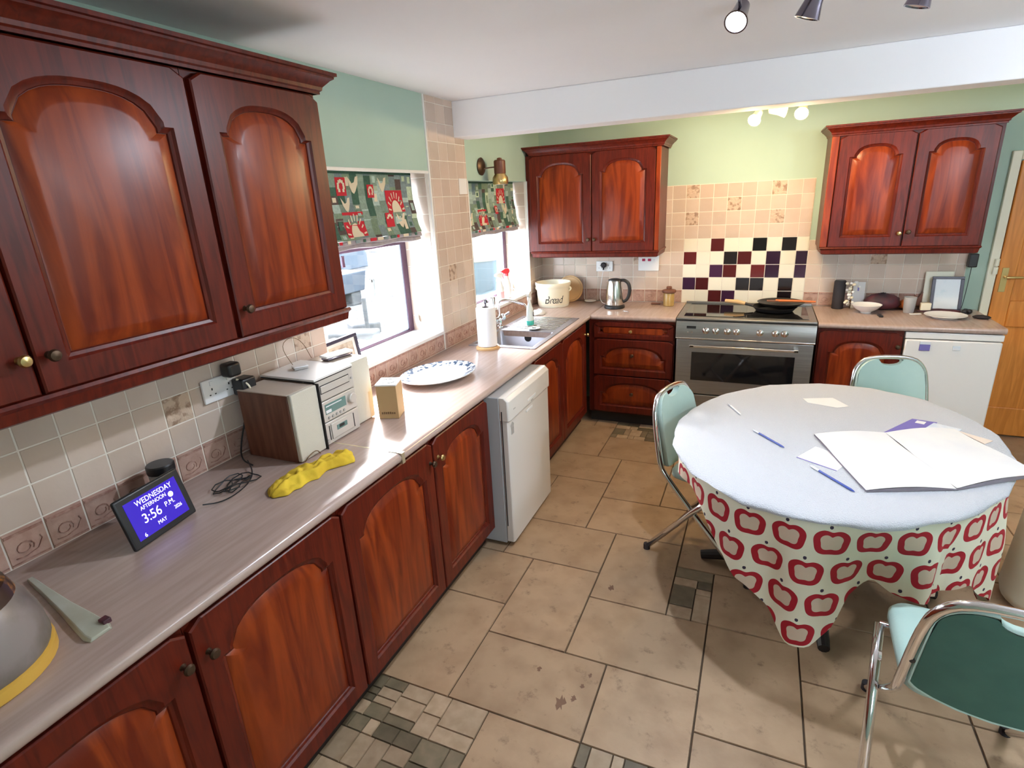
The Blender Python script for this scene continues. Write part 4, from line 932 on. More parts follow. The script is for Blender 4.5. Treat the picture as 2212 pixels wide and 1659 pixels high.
# ================================================================ BACK WORKTOP THINGS (left of cooker)
r = root('bread_crock', 'cream stoneware bread crock lettered Bread in the corner', 'bread crock', (.195, 4.50, ZT))
b = MB(); b.lathe([(.128, 0), (.132, .006), (.134, .11)], (0, 0, 0), 40, cap1=False); b.build('lower_body', 'crock_low', r)
b = MB(); b.lathe([(.134, .11), (.137, .125), (.139, .155), (.146, .165), (.152, .185), (.153, .20), (.147, .203), (.142, .195), (.134, .02), (.002, .015)], (0, 0, 0), 40, cap0=False, cap1=False); b.build('upper_band', 'crock', r)
for i, (ch, a) in enumerate(zip('Bread', (-.56, -.23, .00, .24, .53))):
    th = -PI / 2 + a * .80 + .36; text(ch, .096 if ch == 'B' else .088, 'letter', 'ink', r, Matrix.Translation((.1358 * math.cos(th), .1358 * math.sin(th), .066)) @ Matrix.Rotation(th + PI / 2, 4, 'Z') @ FRONT, .0004, shear=.28, sx=.82)
for s_x in (-1, 1): MB().tube([(s_x * .135, .0, .165), (s_x * .158, 0, .155), (s_x * .150, 0, .135), (s_x * .133, 0, .13)], .009, 8, 1).build('lug_handle', 'crock', r)
r = root('chopping_board', 'round pale wooden lid leaning on the wall behind the bread crock', 'wooden lid', (.285, 4.70, ZT + .112)); r.rotation_euler = (math.radians(80), 0, 0)
MB().lathe([(.113, 0), (.116, .004), (.116, .014), (.112, .018)], (0, 0, 0), 40).build('disc', 'wood_lt', r); MB().lathe([(.100, .018), (.102, .021), (.105, .021), (.106, .018)], (0, 0, 0), 40, cap0=False, cap1=False).build('rim_groove', 'boxcard', r)
b = MB(); b.tube([(.395, 4.745, 1.10), (.400, 4.735, .96), (.405, 4.73, .925), (.43, 4.72, .918)], .003, 6, 1); b.lathe([(.0, .915), (.045, .916), (.052, .922), (.050, .925), (.03, .920)], (.465, 4.70, 0), 20, cap0=False); tag(b.build('ladle', 'white', smooth=1), 'white ladle shaped rest with hooked stem beside the bread crock', 'ladle')
r = root('kettle', 'stainless steel electric kettle with black handle and base', 'kettle', (.735, 4.47, ZT))
MB().lathe([(.080, 0), (.084, .006), (.082, .022), (.074, .030)], (0, 0, 0), 32).build('power_base', 'dark', r)
MB().lathe([(.074, .031), (.075, .036), (.070, .12), (.058, .205), (.053, .222)], (0, 0, 0), 36).build('jug', 'steel_lt', r)
MB().lathe([(.053, .222), (.050, .232), (.03, .238), (.002, .240)], (0, 0, 0), 28).build('lid', 'dark', r)
MB().tube([(.050, 0, .225), (.085, 0, .225), (.118, 0, .195), (.124, 0, .13), (.105, 0, .07), (.070, 0, .050)], [.012, .013, .014, .014, .013, .010], 12, 2).build('handle', 'dark', r)
MB().rings([[(-.050, -.014, .222), (-.050, .014, .222), (-.058, .008, .190), (-.058, -.008, .190)], [(-.075, -.004, .222), (-.075, .004, .222), (-.064, .004, .205), (-.064, -.004, .205)]]).build('spout', 'steel_lt', r)
r = socket('wall_socket', 'white double socket on the back tiles behind the kettle', (.575, YB - .0085, 1.21), 0)
b = MB(); b.dirlathe([(.022, 0), (.024, .015), (.016, .028)], (0, 0, 0), (0, -1, 0), 18); b.tube([(0, -.012, -.015), (0, -.016, -.04)], .007, 8); o = b.build('mains_plug', 'dark_soft'); tag(place(o, (.570, YB - .019, 1.222)), 'dark mains plug in the socket behind the kettle', 'plug')
b = MB(); b.tube([(.570, YB - .036, 1.18), (.556, YB - .04, 1.10), (.545, YB - .05, 1.0), (.56, YB - .10, ZT + .006), (.66, 4.56, ZT + .004)], .003, 6, 2); tag(b.build('power_cable', 'white', smooth=1), 'white flex from the socket down to the kettle', 'cable')
r = root('cooker_switch', 'white cooker switch plate with two red rockers below the corner cabinet', 'switch', (.95, YB - .0085, 1.235))
MB().box(-.085, .085, -.012, 0, -.062, .062).build('plate', 'white', r, bevel=.003); MB().box(-.053, -.028, -.017, -.011, .018, .038).build('rocker_switch', 'darkred', r, bevel=.001); MB().box(-.006, .019, -.017, -.011, .018, .038).build('rocker_switch', 'darkred', r, bevel=.001)
b = MB(); b.box(.043, .046, -.0125, -.0115, .022, .034); b.box(.036, .039, -.0125, -.0115, .010, .013); b.box(.050, .053, -.0125, -.0115, .010, .013); b.build('pin_holes', 'slot', r)
r = root('storage_jar', 'amber glass jar with brown stopper left of the cooker', 'jar', (1.145, 4.62, ZT)); MB().lathe([(.040, 0), (.043, .004), (.043, .10), (.038, .11)], (0, 0, 0), 24, sx=1).build('jar_body', 'amber', r); MB().lathe([(.052, .108), (.056, .114), (.054, .128), (.03, .134), (.020, .136), (.022, .150), (.018, .157), (.002, .158)], (0, 0, 0), 24).build('stopper', 'cork', r)
tag(place(MB().box(-.035, .035, -.012, .012, 0, .012).build('pan_rest', 'cork', bevel=.003), (1.035, 4.66, ZT)), 'small brown block beside the amber jar', 'block')
tag(place(MB().box(-.030, .030, -.003, .003, 0, .003).build('knife', 'steel_lt', bevel=.001), (.86, 4.33, ZT), -.5), 'short steel utensil lying right of the kettle', 'utensil')

# ================================================================ RIGHT BACK WORKTOP
r = root('smart_speaker', 'black cylindrical speaker on the worktop right of the cooker', 'speaker', (2.352, 4.69, ZT)); MB().lathe([(.036, 0), (.039, .004), (.039, .196), (.036, .202)], (0, 0, 0), 28).build('fabric_body', 'dark_soft', r); MB().lathe([(.035, .2015), (.034, .206), (.002, .206)], (0, 0, 0), 28).build('top_cap', 'dark', r)
r = root('greeting_card', 'white greeting card standing against the tiles behind the bowl', 'card', (2.478, 4.715, ZT)); r.rotation_euler = (math.radians(-8), 0, 0)
MB().box(-.040, .042, -.001, .001, 0, .190).build('front_leaf', 'paper', r); MB().box(-.006, .004, -.0022, -.001, .125, .16).build('printed_figure', 'purple', r)
b = MB(); random.seed(4)
for i in range(22):
    c = (random.uniform(-.06, .03), random.uniform(-.04, .03), random.uniform(.0, .17)); b.mi = 0 if random.random() < .75 else 1
    b.sphere(c, random.uniform(.009, .016), 8, (1, .6, 1))
b.mi = 2; b.tube([(-.02, 0, -.02), (-.02, 0, .15)], .003, 6); tag(place(b.build('dried_flowers', ['white', 'crock', 'print_brown'], smooth=2), (2.447, 4.640, ZT + .03)), 'sprig of small pale flowers between the black speaker and the card', 'flowers')
r = root('china_bowl', 'shallow white china bowl on the right worktop', 'bowl', (2.515, 4.55, ZT)); MB().lathe([(.032, 0), (.036, .010), (.070, .030), (.095, .060), (.093, .061), (.066, .034), (.03, .014), (.002, .012)], (0, 0, 0), 36, cap1=False).build('bowl', 'white_china', r)
b = MB(); random.seed(8); R = []
for i in range(9):
    t = PI * i / 8; R.append([((.105 + .02 * random.random()) * math.sin(t + .15) * math.cos(2 * PI * j / 18), .07 * math.sin(t + .15) * math.sin(2 * PI * j / 18), .058 - .058 * math.cos(t) + .006 * random.random()) for j in range(18)])
b.rings(R); tag(place(b.build('handbag', 'bag', smooth=3), (2.628, 4.692, ZT)), 'dark crumpled purse behind the white bowl', 'bag')
b = MB(); R = []
for i in range(7):
    t = PI * i / 6; R.append([(.055 * math.sin(t + .2) * math.cos(2 * PI * j / 14), .045 * math.sin(t + .2) * math.sin(2 * PI * j / 14), .040 - .038 * math.cos(t)) for j in range(14)])
b.rings(R); tag(place(b.build('glasses_case', 'copper', smooth=3), (2.785, 4.722, ZT)), 'rust coloured pouch between the dark purse and the tumbler', 'pouch')
r = root('tumbler', 'frosted clear tumbler standing on the right worktop', 'glass', (2.777, 4.60, ZT)); MB().lathe([(.030, 0), (.032, .004), (.038, .108), (.036, .108), (.030, .008), (.002, .006)], (0, 0, 0), 28, cap1=False).build('tumbler', 'glass_tint', r)
r = root('picture_frame', 'black framed pale picture leaning on the back wall near the door', 'picture frame', (2.905, 4.655, ZT)); r.rotation_euler = (math.radians(-11), 0, 0)
b = MB(); w_, h_ = .180, .240
for a in ((0, w_, 0, .020), (0, w_, h_ - .018, h_), (0, .020, .02, h_ - .018), (w_ - .020, w_, .02, h_ - .018)): b.box(a[0], a[1], -.008, .008, a[2], a[3])
b.build('frame', 'navy', r, bevel=.002); MB().box(.018, w_ - .018, -.002, .006, .018, h_ - .016).build('picture', 'certificate', r)
r = root('serving_board', 'cream board leaning on the wall behind the black picture frame', 'board', (2.872, 4.705, ZT)); r.rotation_euler = (math.radians(-8), 0, 0); MB().box(0, .16, 0, .012, 0, .268).build('board', 'cream_paint', r, bevel=.004)
b = MB(); b.rings([[(x, y, z) for x, z in ((0, 0), (.055, .0), (.06, .10), (.035, .055), (.01, .075))] for y in (0, .012)]); tag(place(b.build('letter_rack', 'cork'), (2.815, 4.725, ZT + .03)), 'brown pointed ornament beside the cream board', 'ornament')
tag(place(MB().box(-.03, .03, -.02, .02, 0, .05).build('napkin_block', 'crock', bevel=.004), (2.870, 4.60, ZT + .02)), 'small cream box in front of the cream board', 'box')
b = MB(); R = []
for i in range(7):
    t = PI * i / 6; R.append([(.13 * math.sin(t + .15) * math.cos(2 * PI * j / 16), .030 * math.sin(t + .15) * math.sin(2 * PI * j / 16), .016 - .016 * math.cos(t)) for j in range(16)])
b.rings(R); tag(place(b.build('glasses_strap', 'bag', smooth=3), (2.95, 4.60, ZT), 0), 'dark flat pouch lying in front of the framed picture', 'pouch')
r = root('dinner_plate', 'round white dinner plate near the right end of the worktop', 'plate', (2.955, 4.455, ZT)); MB().lathe([(.075, 0), (.080, .006), (.118, .020), (.117, .022), (.078, .009), (.002, .008)], (0, 0, 0), 40, cap1=False).build('plate', 'white_china', r)
tag(place(MB().box(-.035, .035, -.012, .012, 0, .008).build('spoon_rest', 'white', bevel=.003), (2.805, 4.53, ZT), .2), 'white plastic clip left of the dinner plate', 'clip')
tag(place(MB().box(-.012, .012, -.03, .03, 0, .012).build('lighter', 'dark', bevel=.003), (2.585, 4.43, ZT), .1), 'small black object at the front edge below the bowl', 'lighter')
b = MB(); R = []
for i in range(7):
    t = PI * i / 6; R.append([(.050 * math.sin(t + .2) * math.cos(2 * PI * j / 14), .035 * math.sin(t + .2) * math.sin(2 * PI * j / 14), .012 - .012 * math.cos(t)) for j in range(14)])
b.rings(R); tag(place(b.build('sunglasses_case', 'dark_soft', smooth=3), (3.150, 4.46, ZT), -.3), 'black case at the right end of the worktop', 'case')
b = MB()
for (x_, y_) in ((0, 0), (.028, .01), (.012, .03)): b.sphere((x_, y_, .018), .018, 12)
tag(place(b.build('dark_fruit', 'dark', smooth=3), (3.088, 4.58, ZT)), 'dark rounded object beside the framed picture', 'object')
r = root('power_adapter', 'black power adapter high on the tiles beside the framed picture', 'plug', (3.120, YB - .0085, 1.25)); MB().box(-.025, .025, -.05, 0, -.045, .045).build('adapter_body', 'dark', r, bevel=.006); MB().tube([(.0, -.03, -.045), (.0, -.025, -.17), (-.01, -.04, -.30), (-.02, -.06, -.325)], .002, 6, 1).build('cord', 'dark', r)

# ================================================================ TABLE
TC = Vector((2.146, 2.597)); TA, TB = .738, .594; AX = Vector((.3827, .9239)); AY = Vector((-.9239, .3827))
def el(phi, s=1., z=0.):
    p = AX * TA * s * math.cos(phi) + AY * TB * s * math.sin(phi); return (p.x, p.y, z)
r = root('dining_table', 'oval dining table mostly hidden under its apple print cloth', 'table', (TC.x, TC.y, 0))
b = MB(); b.rings([[el(2 * PI * i / 64, .97, z) for i in range(64)] for z in (.702, .728)]); b.build('tabletop', 'speaker_wood', r, bevel=.004)
MB().lathe([(.05, .07), (.07, .10), (.055, .16), (.045, .30), (.065, .42), (.045, .56), (.06, .66), (.12, .702)], (0, 0, 0), 24).build('pedestal', 'speaker_wood', r)
for a in (-88, 2, 92, 182):
    a = math.radians(a); c, s = math.cos(a), math.sin(a)
    MB().tube([(c * .03, s * .03, .14), (c * .2, s * .2, .11), (c * .36, s * .36, .05), (c * .50, s * .50, .022)], [.035, .032, .028, .022], 10, 1).build('foot', 'plinth', r)
# patterned cloth: drop as a function of world angle round the table
DROP = [(-180, .20), (-165, .13), (-156, .12), (-150, .10), (-141, .10), (-133, .14), (-123, .27), (-116, .35), (-109, .43), (-101, .54), (-96, .54), (-91, .47), (-86, .33), (-80, .27), (-74, .31), (-64, .34), (-55, .34), (-45, .34), (-30, .46), (-15, .58), (0, .50), (15, .36), (35, .26), (60, .20), (90, .24), (120, .20), (150, .26), (180, .20)]
def drop(deg):
    deg = (deg + 180) % 360 - 180
    for (a, x), (c, y) in zip(DROP, DROP[1:]):
        if a <= deg <= c: t = (deg - a) / (c - a); t = t * t * (3 - 2 * t) * .5 + t * .5; return x + (y - x) * t
    return .2
NP, NV = 240, 22
b = MB(); uv = []; arc = 0.; last = None; ringpts = []
b.v = []; per = []
for i in range(NP + 1):
    phi = 2 * PI * i / NP; p = Vector(el(phi, 1.0)); 
    if last is not None: arc += (p - last).length
    last = p; per.append((phi, p, arc))
for (phi, p, arc) in per:
    deg = math.degrees(math.atan2(p.y, p.x)); d = drop(deg); n = Vector((p.x / 1, p.y / 1, 0)).normalized()
    for j in range(NV + 1):
        s = j / NV * (d + .06) - .06                                    # metres from the rim, negative on the top
        if s < 0: q = Vector(el(phi, 1 + s / .68 * 1.0)); z = .7315
        else:
            k = min(1, s / .25); fold = (.018 * math.sin(phi * 11 + .8) + .012 * math.sin(phi * 19)) * k + .02 * k * (1 if -60 < deg < 30 else -.3)
            crease = -.055 * k * math.exp(-((deg + 84) / 5.5) ** 2) - .03 * k * math.exp(-((deg + 58) / 4) ** 2)
            q = Vector(el(phi, 1.0)) + n * (.010 + fold + crease - .015 * k); z = .731 - max(0, s - .004)
        b.v.append((q.x, q.y, z)); uv.append((-arc + .03, -s + 2.0))
for i in range(NP):
    for j in range(NV): a = i * (NV + 1) + j; b.face((a, a + 1, a + NV + 2, a + NV + 1))
n0 = len(b.v); b.v.append((0, 0, .7312)); uv.append((0, 0))
for i in range(NP): b.face((n0, i * (NV + 1), (i + 1) * (NV + 1)))
o = b.build('tablecloth', 'apple', smooth=3, uv=uv); tag(place(o, (TC.x, TC.y, 0)), 'off white tablecloth printed with red apples, hanging in points round the table', 'tablecloth')
# white towelling topper
b = MB(); R = []; NR = 96
def tp(i, s, z): 
    phi = 2 * PI * i / NR; w_ = 1 + .006 * math.sin(phi * 17) + .004 * math.sin(phi * 31); x, y, _ = el(phi, s * w_); return (x, y, z)
def hang(i):
    p = el(2 * PI * i / NR); d = math.degrees(math.atan2(p[1], p[0])); return .014 + .012 * math.exp(-((d + 75) / 50) ** 2) + .005 * math.sin(d * .21)
def ring_(s, f): return [tp(i, s, f(i)) for i in range(NR)]
b.rings([ring_(1.036, lambda i: .748 - hang(i)), ring_(1.046, lambda i: .748 - hang(i) * .6), ring_(1.034, lambda i: .742), ring_(1.015, lambda i: .748), ring_(.96, lambda i: .749), ring_(.6, lambda i: .749), ring_(.05, lambda i: .749)], cap0=False)
b.rings([ring_(1.030, lambda i: .748 - hang(i)), ring_(1.024, lambda i: .738), ring_(1.0, lambda i: .7355), ring_(.05, lambda i: .7355)][::-1], cap0=False, cap1=False)
o = b.build('table_topper', 'towel', smooth=2); tag(place(o, (TC.x, TC.y, 0)), 'white oval towelling cover spread over the patterned tablecloth', 'table cover')
ZK = .7495
# newspapers, papers, pens (world coordinates on the table)
def sheet(b, poly, z0, z1): b.rings([[(x, y, z0) for x, y in poly], [(x, y, z1) for x, y in poly]])
r = root('newspaper', 'large white newspaper lying open on the right half of the table', 'newspaper', (0, 0, ZK + .0012))
A_, B_, C_, D_, E_, F_ = (2.080, 2.560), (2.36, 2.660), (2.634, 2.785), (2.800, 2.400), (2.50, 2.190), (2.212, 2.082)
def page(poly, zc):
    N_ = 12; b = MB(); a, c, d, e = [Vector(p) for p in poly]
    top = [[None] * (N_ + 1) for _ in range(N_ + 1)]
    for i in range(N_ + 1):
        for j in range(N_ + 1):
            u, v = i / N_, j / N_; p = (a * (1 - u) + c * u) * (1 - v) + (e * (1 - u) + d * u) * v
            z = .007 + .010 * math.sin(PI * u) * zc + .002 * math.sin(v * 7 + u * 3); b.v.append((p.x, p.y, z))
    for i in range(N_):
        for j in range(N_): k = i * (N_ + 1) + j; b.face((k, k + 1, k + N_ + 2, k + N_ + 1))
    return b
page((A_, B_, E_, F_), .9).build('left_page', 'newsprint', r, smooth=2); page((B_, C_, D_, E_), 1.1).build('right_page', 'newsprint', r, smooth=2)
b = MB()
for poly, zc in (((A_, B_, E_, F_), .9), ((B_, C_, D_, E_), 1.1)):
    a, c, d, e = [Vector(p) for p in poly]
    for (p0, p1) in ((e, d), (a, c)) + (((a, e),) if zc < 1 else ((c, d),)):
        for i in range(12):
            u0, u1 = i / 12, (i + 1) / 12; q0, q1 = p0.lerp(p1, u0), p0.lerp(p1, u1); fz = lambda u: .0065 + (.010 * math.sin(PI * u) * zc if (p0 - p1).length > .1 and (p0, p1) != (a, e) and (p0, p1) != (c, d) else 0)
            b.quad((q0.x, q0.y, 0), (q1.x, q1.y, 0), (q1.x, q1.y, fz(u1)), (q0.x, q0.y, fz(u0)))
b.build('page_edge', 'news_edge', r, smooth=0)
b = MB(); sheet(b, [(2.000, 2.306), (2.078, 2.440), (2.20, 2.35), (2.135, 2.225)], 0, .0010); tag(place(b.build('paper_sheet', 'paper'), (0, 0, ZK)), 'white paper corner poking out from under the left side of the newspaper', 'paper')
b = MB(); sheet(b, [(2.000, 2.306), (2.0025, 2.3125), (2.1360, 2.2310), (2.135, 2.225)], .0011, .0016); tag(place(b.build('pencil_line', 'purple'), (0, 0, ZK)), 'thin violet edge strip along the loose paper', 'strip')
r = root('magazine', 'purple and pale blue leaflet beyond the top edge of the newspaper', 'magazine', (0, 0, ZK)); b = MB(); sheet(b, [(2.350, 2.665), (2.500, 2.880), (2.590, 2.860), (2.455, 2.66)], 0, .003); b.build('cover', 'purple', r); b = MB(); sheet(b, [(2.475, 2.69), (2.575, 2.850), (2.665, 2.80), (2.60, 2.70)], .0002, .0036); b.build('pale_page', 'palegloss', r); b = MB(); sheet(b, [(2.500, 2.83), (2.515, 2.862), (2.548, 2.852), (2.532, 2.818)], .0031, .0036); b.build('logo_patch', 'paper', r)
b = MB(); sheet(b, [(2.640, 2.785), (2.745, 2.700), (2.705, 2.655)], 0, .003); tag(place(b.build('envelope', 'envelope'), (0, 0, ZK)), 'small beige paper triangle at the right of the newspaper', 'paper')
b = MB(); sheet(b, [(2.06, 3.04), (2.20, 3.09), (2.26, 2.98), (2.205, 2.945), (2.08, 2.985)], 0, .0016); tag(place(b.build('receipt', 'paper'), (0, 0, ZK)), 'faint cream sheet of paper near the far edge of the table', 'paper')
def pen(label, p0, p1, body, tip):
    r = root('pen', label, 'pen', (p0[0], p0[1], ZK + .0045)); d = Vector((p1[0] - p0[0], p1[1] - p0[1], 0)); L_ = d.length; d.normalize()
    MB().dirlathe([(.001, 0), (.003, .008), (.0042, .018), (.0042, L_ * .82)], (0, 0, 0), d, 12).build('barrel', body, r)
    MB().dirlathe([(.0044, L_ * .80), (.0044, L_ * .97), (.003, L_)], (0, 0, 0), d, 12).build('cap', tip, r)
pen('short white pen on the far left of the table', (1.776, 2.719), (1.712, 2.855), 'white', 'pen_clear')
pen('clear blue ballpoint pen in the middle left of the table', (1.958, 2.384), (1.835, 2.540), 'pen_blue', 'pen_clear')
pen('blue ballpoint pen with pale clip near the front of the table', (2.176, 2.066), (2.048, 2.235), 'pen_blue', 'white')

# ================================================================ CHAIRS
def make_chair(label, loc, rz):
    r = root('folding_chair', label, 'chair', loc, rz, None)
    L_ = [(-.200, .26, .016), (-.200, -.185, .440), (-.200, -.215, .50), (-.188, -.255, .70), (-.168, -.270, .79), (-.105, -.282, .840)]
    P_ = L_ + [(-x, y, z) for x, y, z in L_[::-1]]
    MB().tube(P_, .0132, 12, 2).build('front_frame', 'chrome', r, smooth=2)
    for s in (-1, 1):
        MB().tube([(s * .222, .10, .430), (s * .226, -.02, .30), (s * .236, -.25, .018)], .0150, 12).build('rear_leg', 'chrome', r, smooth=2)
        MB().cyl((s * .200, .268, .0), .017, .03, 14).build('foot_cap', 'dark_soft', r); MB().cyl((s * .236, -.252, .0), .017, .03, 14).build('foot_cap', 'dark_soft', r)
        MB().dirlathe([(.018, 0), (.018, .008)], (s * .212, .03, .36), (s, 0, 0), 14).build('hinge', 'steel_lt', r)
    MB().tube([(-.234, -.20, .075), (.234, -.20, .075)], .009, 10).build('rear_stretcher', 'chrome', r, smooth=2)
    MB().tube([(-.222, .10, .43), (.222, .10, .43)], .010, 10).build('seat_rail', 'chrome', r, smooth=2)
    b = MB(); R = []
    for z, ins in ((.430, .010), (.436, .0), (.462, .0), (.474, .010), (.479, .035)):
        R.append([(x * (1 + .06 * (y / .18)), y, z + (.004 if z > .47 else 0)) for x, y in rrect(.385 - 2 * ins, .36 - 2 * ins, .055 - ins * .5, 6, 0, .005)])
    b.rings(R); b.build('seat', 'mint', r, smooth=1.2)
    # backrest pad in the tilted plane of the tubes
    def bp_(x, z, d): t = (z - .47) / .36; return (x, -.200 - .072 * t + d - .030 * (1 - (x / .19) ** 2) + .012, z)
    out = []
    zt = .832
    for i in range(9): a = PI * i / 8; out.append((-.186 * math.cos(a), .492 - .034 * math.sin(a)))     # convex lower edge
    for i in range(8): a = PI / 2 * i / 7; out.append((.174 - .105 + .105 * math.cos(a), zt - .105 + .105 * math.sin(a)))
    for i in range(9): a = PI * i / 8; out.append((.058 * math.cos(a), zt - .036 * math.sin(a) ** .7))
    for i in range(8): a = PI / 2 * (7 - i) / 7; out.append((-(.174 - .105 + .105 * math.cos(a)), zt - .105 + .105 * math.sin(a)))
    def pad(b, P, d0, d1):
        n = len(P); b.rings([[bp_(x, z, d0) for x, z in P], [bp_(x, z, d1) for x, z in P]], cap0=True, cap1=True)
    def shrink(P, k): return [(x * (1 - k), .655 + (z - .655) * (1 - k)) for x, z in P]
    def strips(P, d, flip=False):
        b2 = MB(); n = len(P)
        return b2
    def gridpad(P, d, k=1.0):
        """fill outline with vertical strips so that the curve across the width shows"""
        xs = sorted({round(x, 4) for x, z in P}); cols = []
        def span(x):
            zz = []
            for (x0, z0), (x1, z1) in zip(P, P[1:] + P[:1]):
                if (x0 - x) * (x1 - x) <= 0 and abs(x0 - x1) > 1e-9: zz.append(z0 + (z1 - z0) * (x - x0) / (x1 - x0))
            return (min(zz), max(zz)) if zz else (.6, .6)
        b2 = MB(); lo, hi = min(x for x, z in P) + .0005, max(x for x, z in P) - .0005
        for i in range(41):
            x = lo + (hi - lo) * i / 40; z0, z1 = span(x); cols.append((x, z0, z1))
        for (x, z0, z1) in cols:
            for j in range(7): b2.v.append(bp_(x, z0 + (z1 - z0) * j / 6, d))
        for i in range(40):
            for j in range(6): a = i * 7 + j; b2.face((a, a + 1, a + 8, a + 7))
        return b2
    f_ = gridpad(shrink(out, .02), .020); bk = gridpad(shrink(out, .06), -.011)
    n = len(f_.v); rimR = [[bp_(x, z, -.009) for x, z in shrink(out, .06)], [bp_(x, z, -.012) for x, z in shrink(out, .03)], [bp_(x, z, -.006) for x, z in out], [bp_(x, z, .012) for x, z in out], [bp_(x, z, .020) for x, z in shrink(out, .02)]]
    f_.rings(rimR, cap0=False, cap1=False); f_.build('backrest', 'mint', r, smooth=1.0)
    bk.build('backrest_rear', 'mint_back', r, smooth=1.0)
    for s in (-1, 1): MB().dirlathe([(.0075, 0), (.007, .002), (.001, .003)], (s * .188, -.246, .60), (0, -1, 0), 12).build('rivet', 'dark', r)
    return r
ch = make_chair('foreground mint folding chair with its back to the camera, cut by the frame', (2.465, 1.675, 0), math.radians(-6))
def copy_tree(o, loc, rz, label):
    c = o.copy(); COL.objects.link(c); c.location = loc; c.rotation_euler = (0, 0, rz); c['label'] = label
    for k in list(o.children):
        d = k.copy(); COL.objects.link(d); d.parent = c
        for g in list(k.children):
            e = g.copy(); COL.objects.link(e); e.parent = d
    return c
c2 = copy_tree(ch, (1.692, 2.700, 0), math.radians(-111), 'mint folding chair at the left side of the table, facing right')
c3 = copy_tree(ch, (2.575, 3.355, 0), math.radians(190), 'mint folding chair on the far side of the table, in front of the fridge')
for c in (ch, c2, c3): c['group'] = 'mint green folding chairs round the table'
# cream stool at the right edge
r = root('storage_stool', 'pale cream rounded stool at the very right edge of the photo', 'stool', (3.10, 2.72, 0))
MB().lathe([(.15, .0), (.19, .02), (.20, .06), (.185, .30), (.175, .52), (.16, .56), (.002, .565)], (0, 0, 0), 32).build('stool_body', 'cream_paint', r, smooth=1)

# ================================================================ CEILING SPOTLIGHTS
def spot_fix(label, base, heads, body, zc=ZC, yb=None):
    r = root('ceiling_spotlight', label, 'spotlight', (base[0], base[1], 0))
    x0 = min(h[0][0] for h in heads) - base[0]; x1 = max(h[0][0] for h in heads) - base[0]
    ys = [(h[0][1] if yb is None else yb) - base[1] for h in heads]
    MB().tube([(x0 - .02, ys[0], zc - .035), (x1 + .02, ys[-1], zc - .035)], .012, 12).build('bar', body, r)
    MB().cyl(((x0 + x1) / 2, (ys[0] + ys[-1]) / 2, zc - .03), .05, .03, 24).build('ceiling_rose', body, r)
    for (p, d, lit, em) in heads:
        q = Vector((p[0] - base[0], p[1] - base[1], p[2])); d = Vector(d).normalized()
        hd = MB().dirlathe([(.012, -.095), (.022, -.088), (.026, -.040), (.034, -.008), (.036, .0), (.031, .0), (.028, -.012)], q, d, 24).build('spot_head', body, r)
        MB().tube([(q - d * .06)[:], (q.x - d.x * .06, (q.y - d.y * .06) if yb is None else yb - base[1], zc - .035)], .005, 8).build('stem', body, r)
        MB().dirlathe([(.029, -.010), (.028, -.004), (.015, -.0015), (.001, -.001)], q, d, 24).build('bulb', em, hd)
    return r
spot_fix('chrome ceiling spotlight cluster at the top of the photo with one cool lamp lit', (1.88, 2.15), [((1.669, 2.132, 2.290), (-.15, -.75, -.65), 1, 'lamp_on'), ((1.868, 2.10, 2.262), (-.30, .12, -.94), 0, 'lamp_off'), ((2.168, 2.27, 2.285), (-.25, .10, -.96), 0, 'lamp_off')], 'spot_dark', yb=2.0)
spot_fix('cream spotlight cluster beyond the beam with two warm lamps lit', (1.83, 3.9), [((1.700, 3.88, 2.168), (-.25, -.80, -.55), 1, 'lamp_warm'), ((1.865, 3.90, 2.205), (.92, -.25, -.20), 0, 'lamp_off'), ((1.948, 3.88, 2.180), (-.1, -.85, -.50), 1, 'lamp_warm')], 'spot_cream')
light('cool_spot_lamp', 'SPOT', (1.668, 2.09, 2.262), 62, (.78, .87, 1.0), (-.10, -.55, -.83), spot_size=math.radians(150), spot_blend=.9, shadow_soft_size=.03)
light('warm_spot_lamp', 'POINT', (1.690, 3.84, 2.135), 16, (1.0, .72, .38), shadow_soft_size=.03)
light('warm_spot_lamp', 'POINT', (1.940, 3.84, 2.150), 16, (1.0, .72, .38), shadow_soft_size=.03)

# fill lamp added out of the frame at right to brighten ceiling and beam
r = root('fill_globe_lamp', 'white globe fill lamp added out of view to brighten the kitchen', 'fill lamp', (3.55, 2.1, 0))
MB().cyl((0, 0, ZC - .02), .05, .02, 20).build('ceiling_rose', 'white', r); MB().tube([(0, 0, ZC - .02), (0, 0, 2.16)], .003, 6).build('flex', 'white', r); MB().sphere((0, 0, 2.09), .075, 24).build('globe', mat('fill globe emission', (.9, .9, .9), .4, emit=(.84, .90, 1.0), es=150), r, smooth=3)

# ================================================================ OUTSIDE THE WINDOWS
GZ = .10
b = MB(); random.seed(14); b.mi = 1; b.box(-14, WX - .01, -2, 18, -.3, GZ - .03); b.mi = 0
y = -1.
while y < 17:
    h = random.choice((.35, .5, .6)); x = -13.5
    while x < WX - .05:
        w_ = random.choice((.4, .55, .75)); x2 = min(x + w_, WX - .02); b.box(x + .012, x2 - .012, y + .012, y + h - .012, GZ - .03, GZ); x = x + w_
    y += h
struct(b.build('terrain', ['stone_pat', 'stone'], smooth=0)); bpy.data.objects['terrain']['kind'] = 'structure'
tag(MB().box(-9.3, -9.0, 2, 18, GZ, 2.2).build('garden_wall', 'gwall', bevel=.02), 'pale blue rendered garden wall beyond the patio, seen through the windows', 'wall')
r = root('stone_trough', 'grey concrete trough on a stone plinth outside the first window', 'trough', (-5.2, 7.85, GZ), 0)
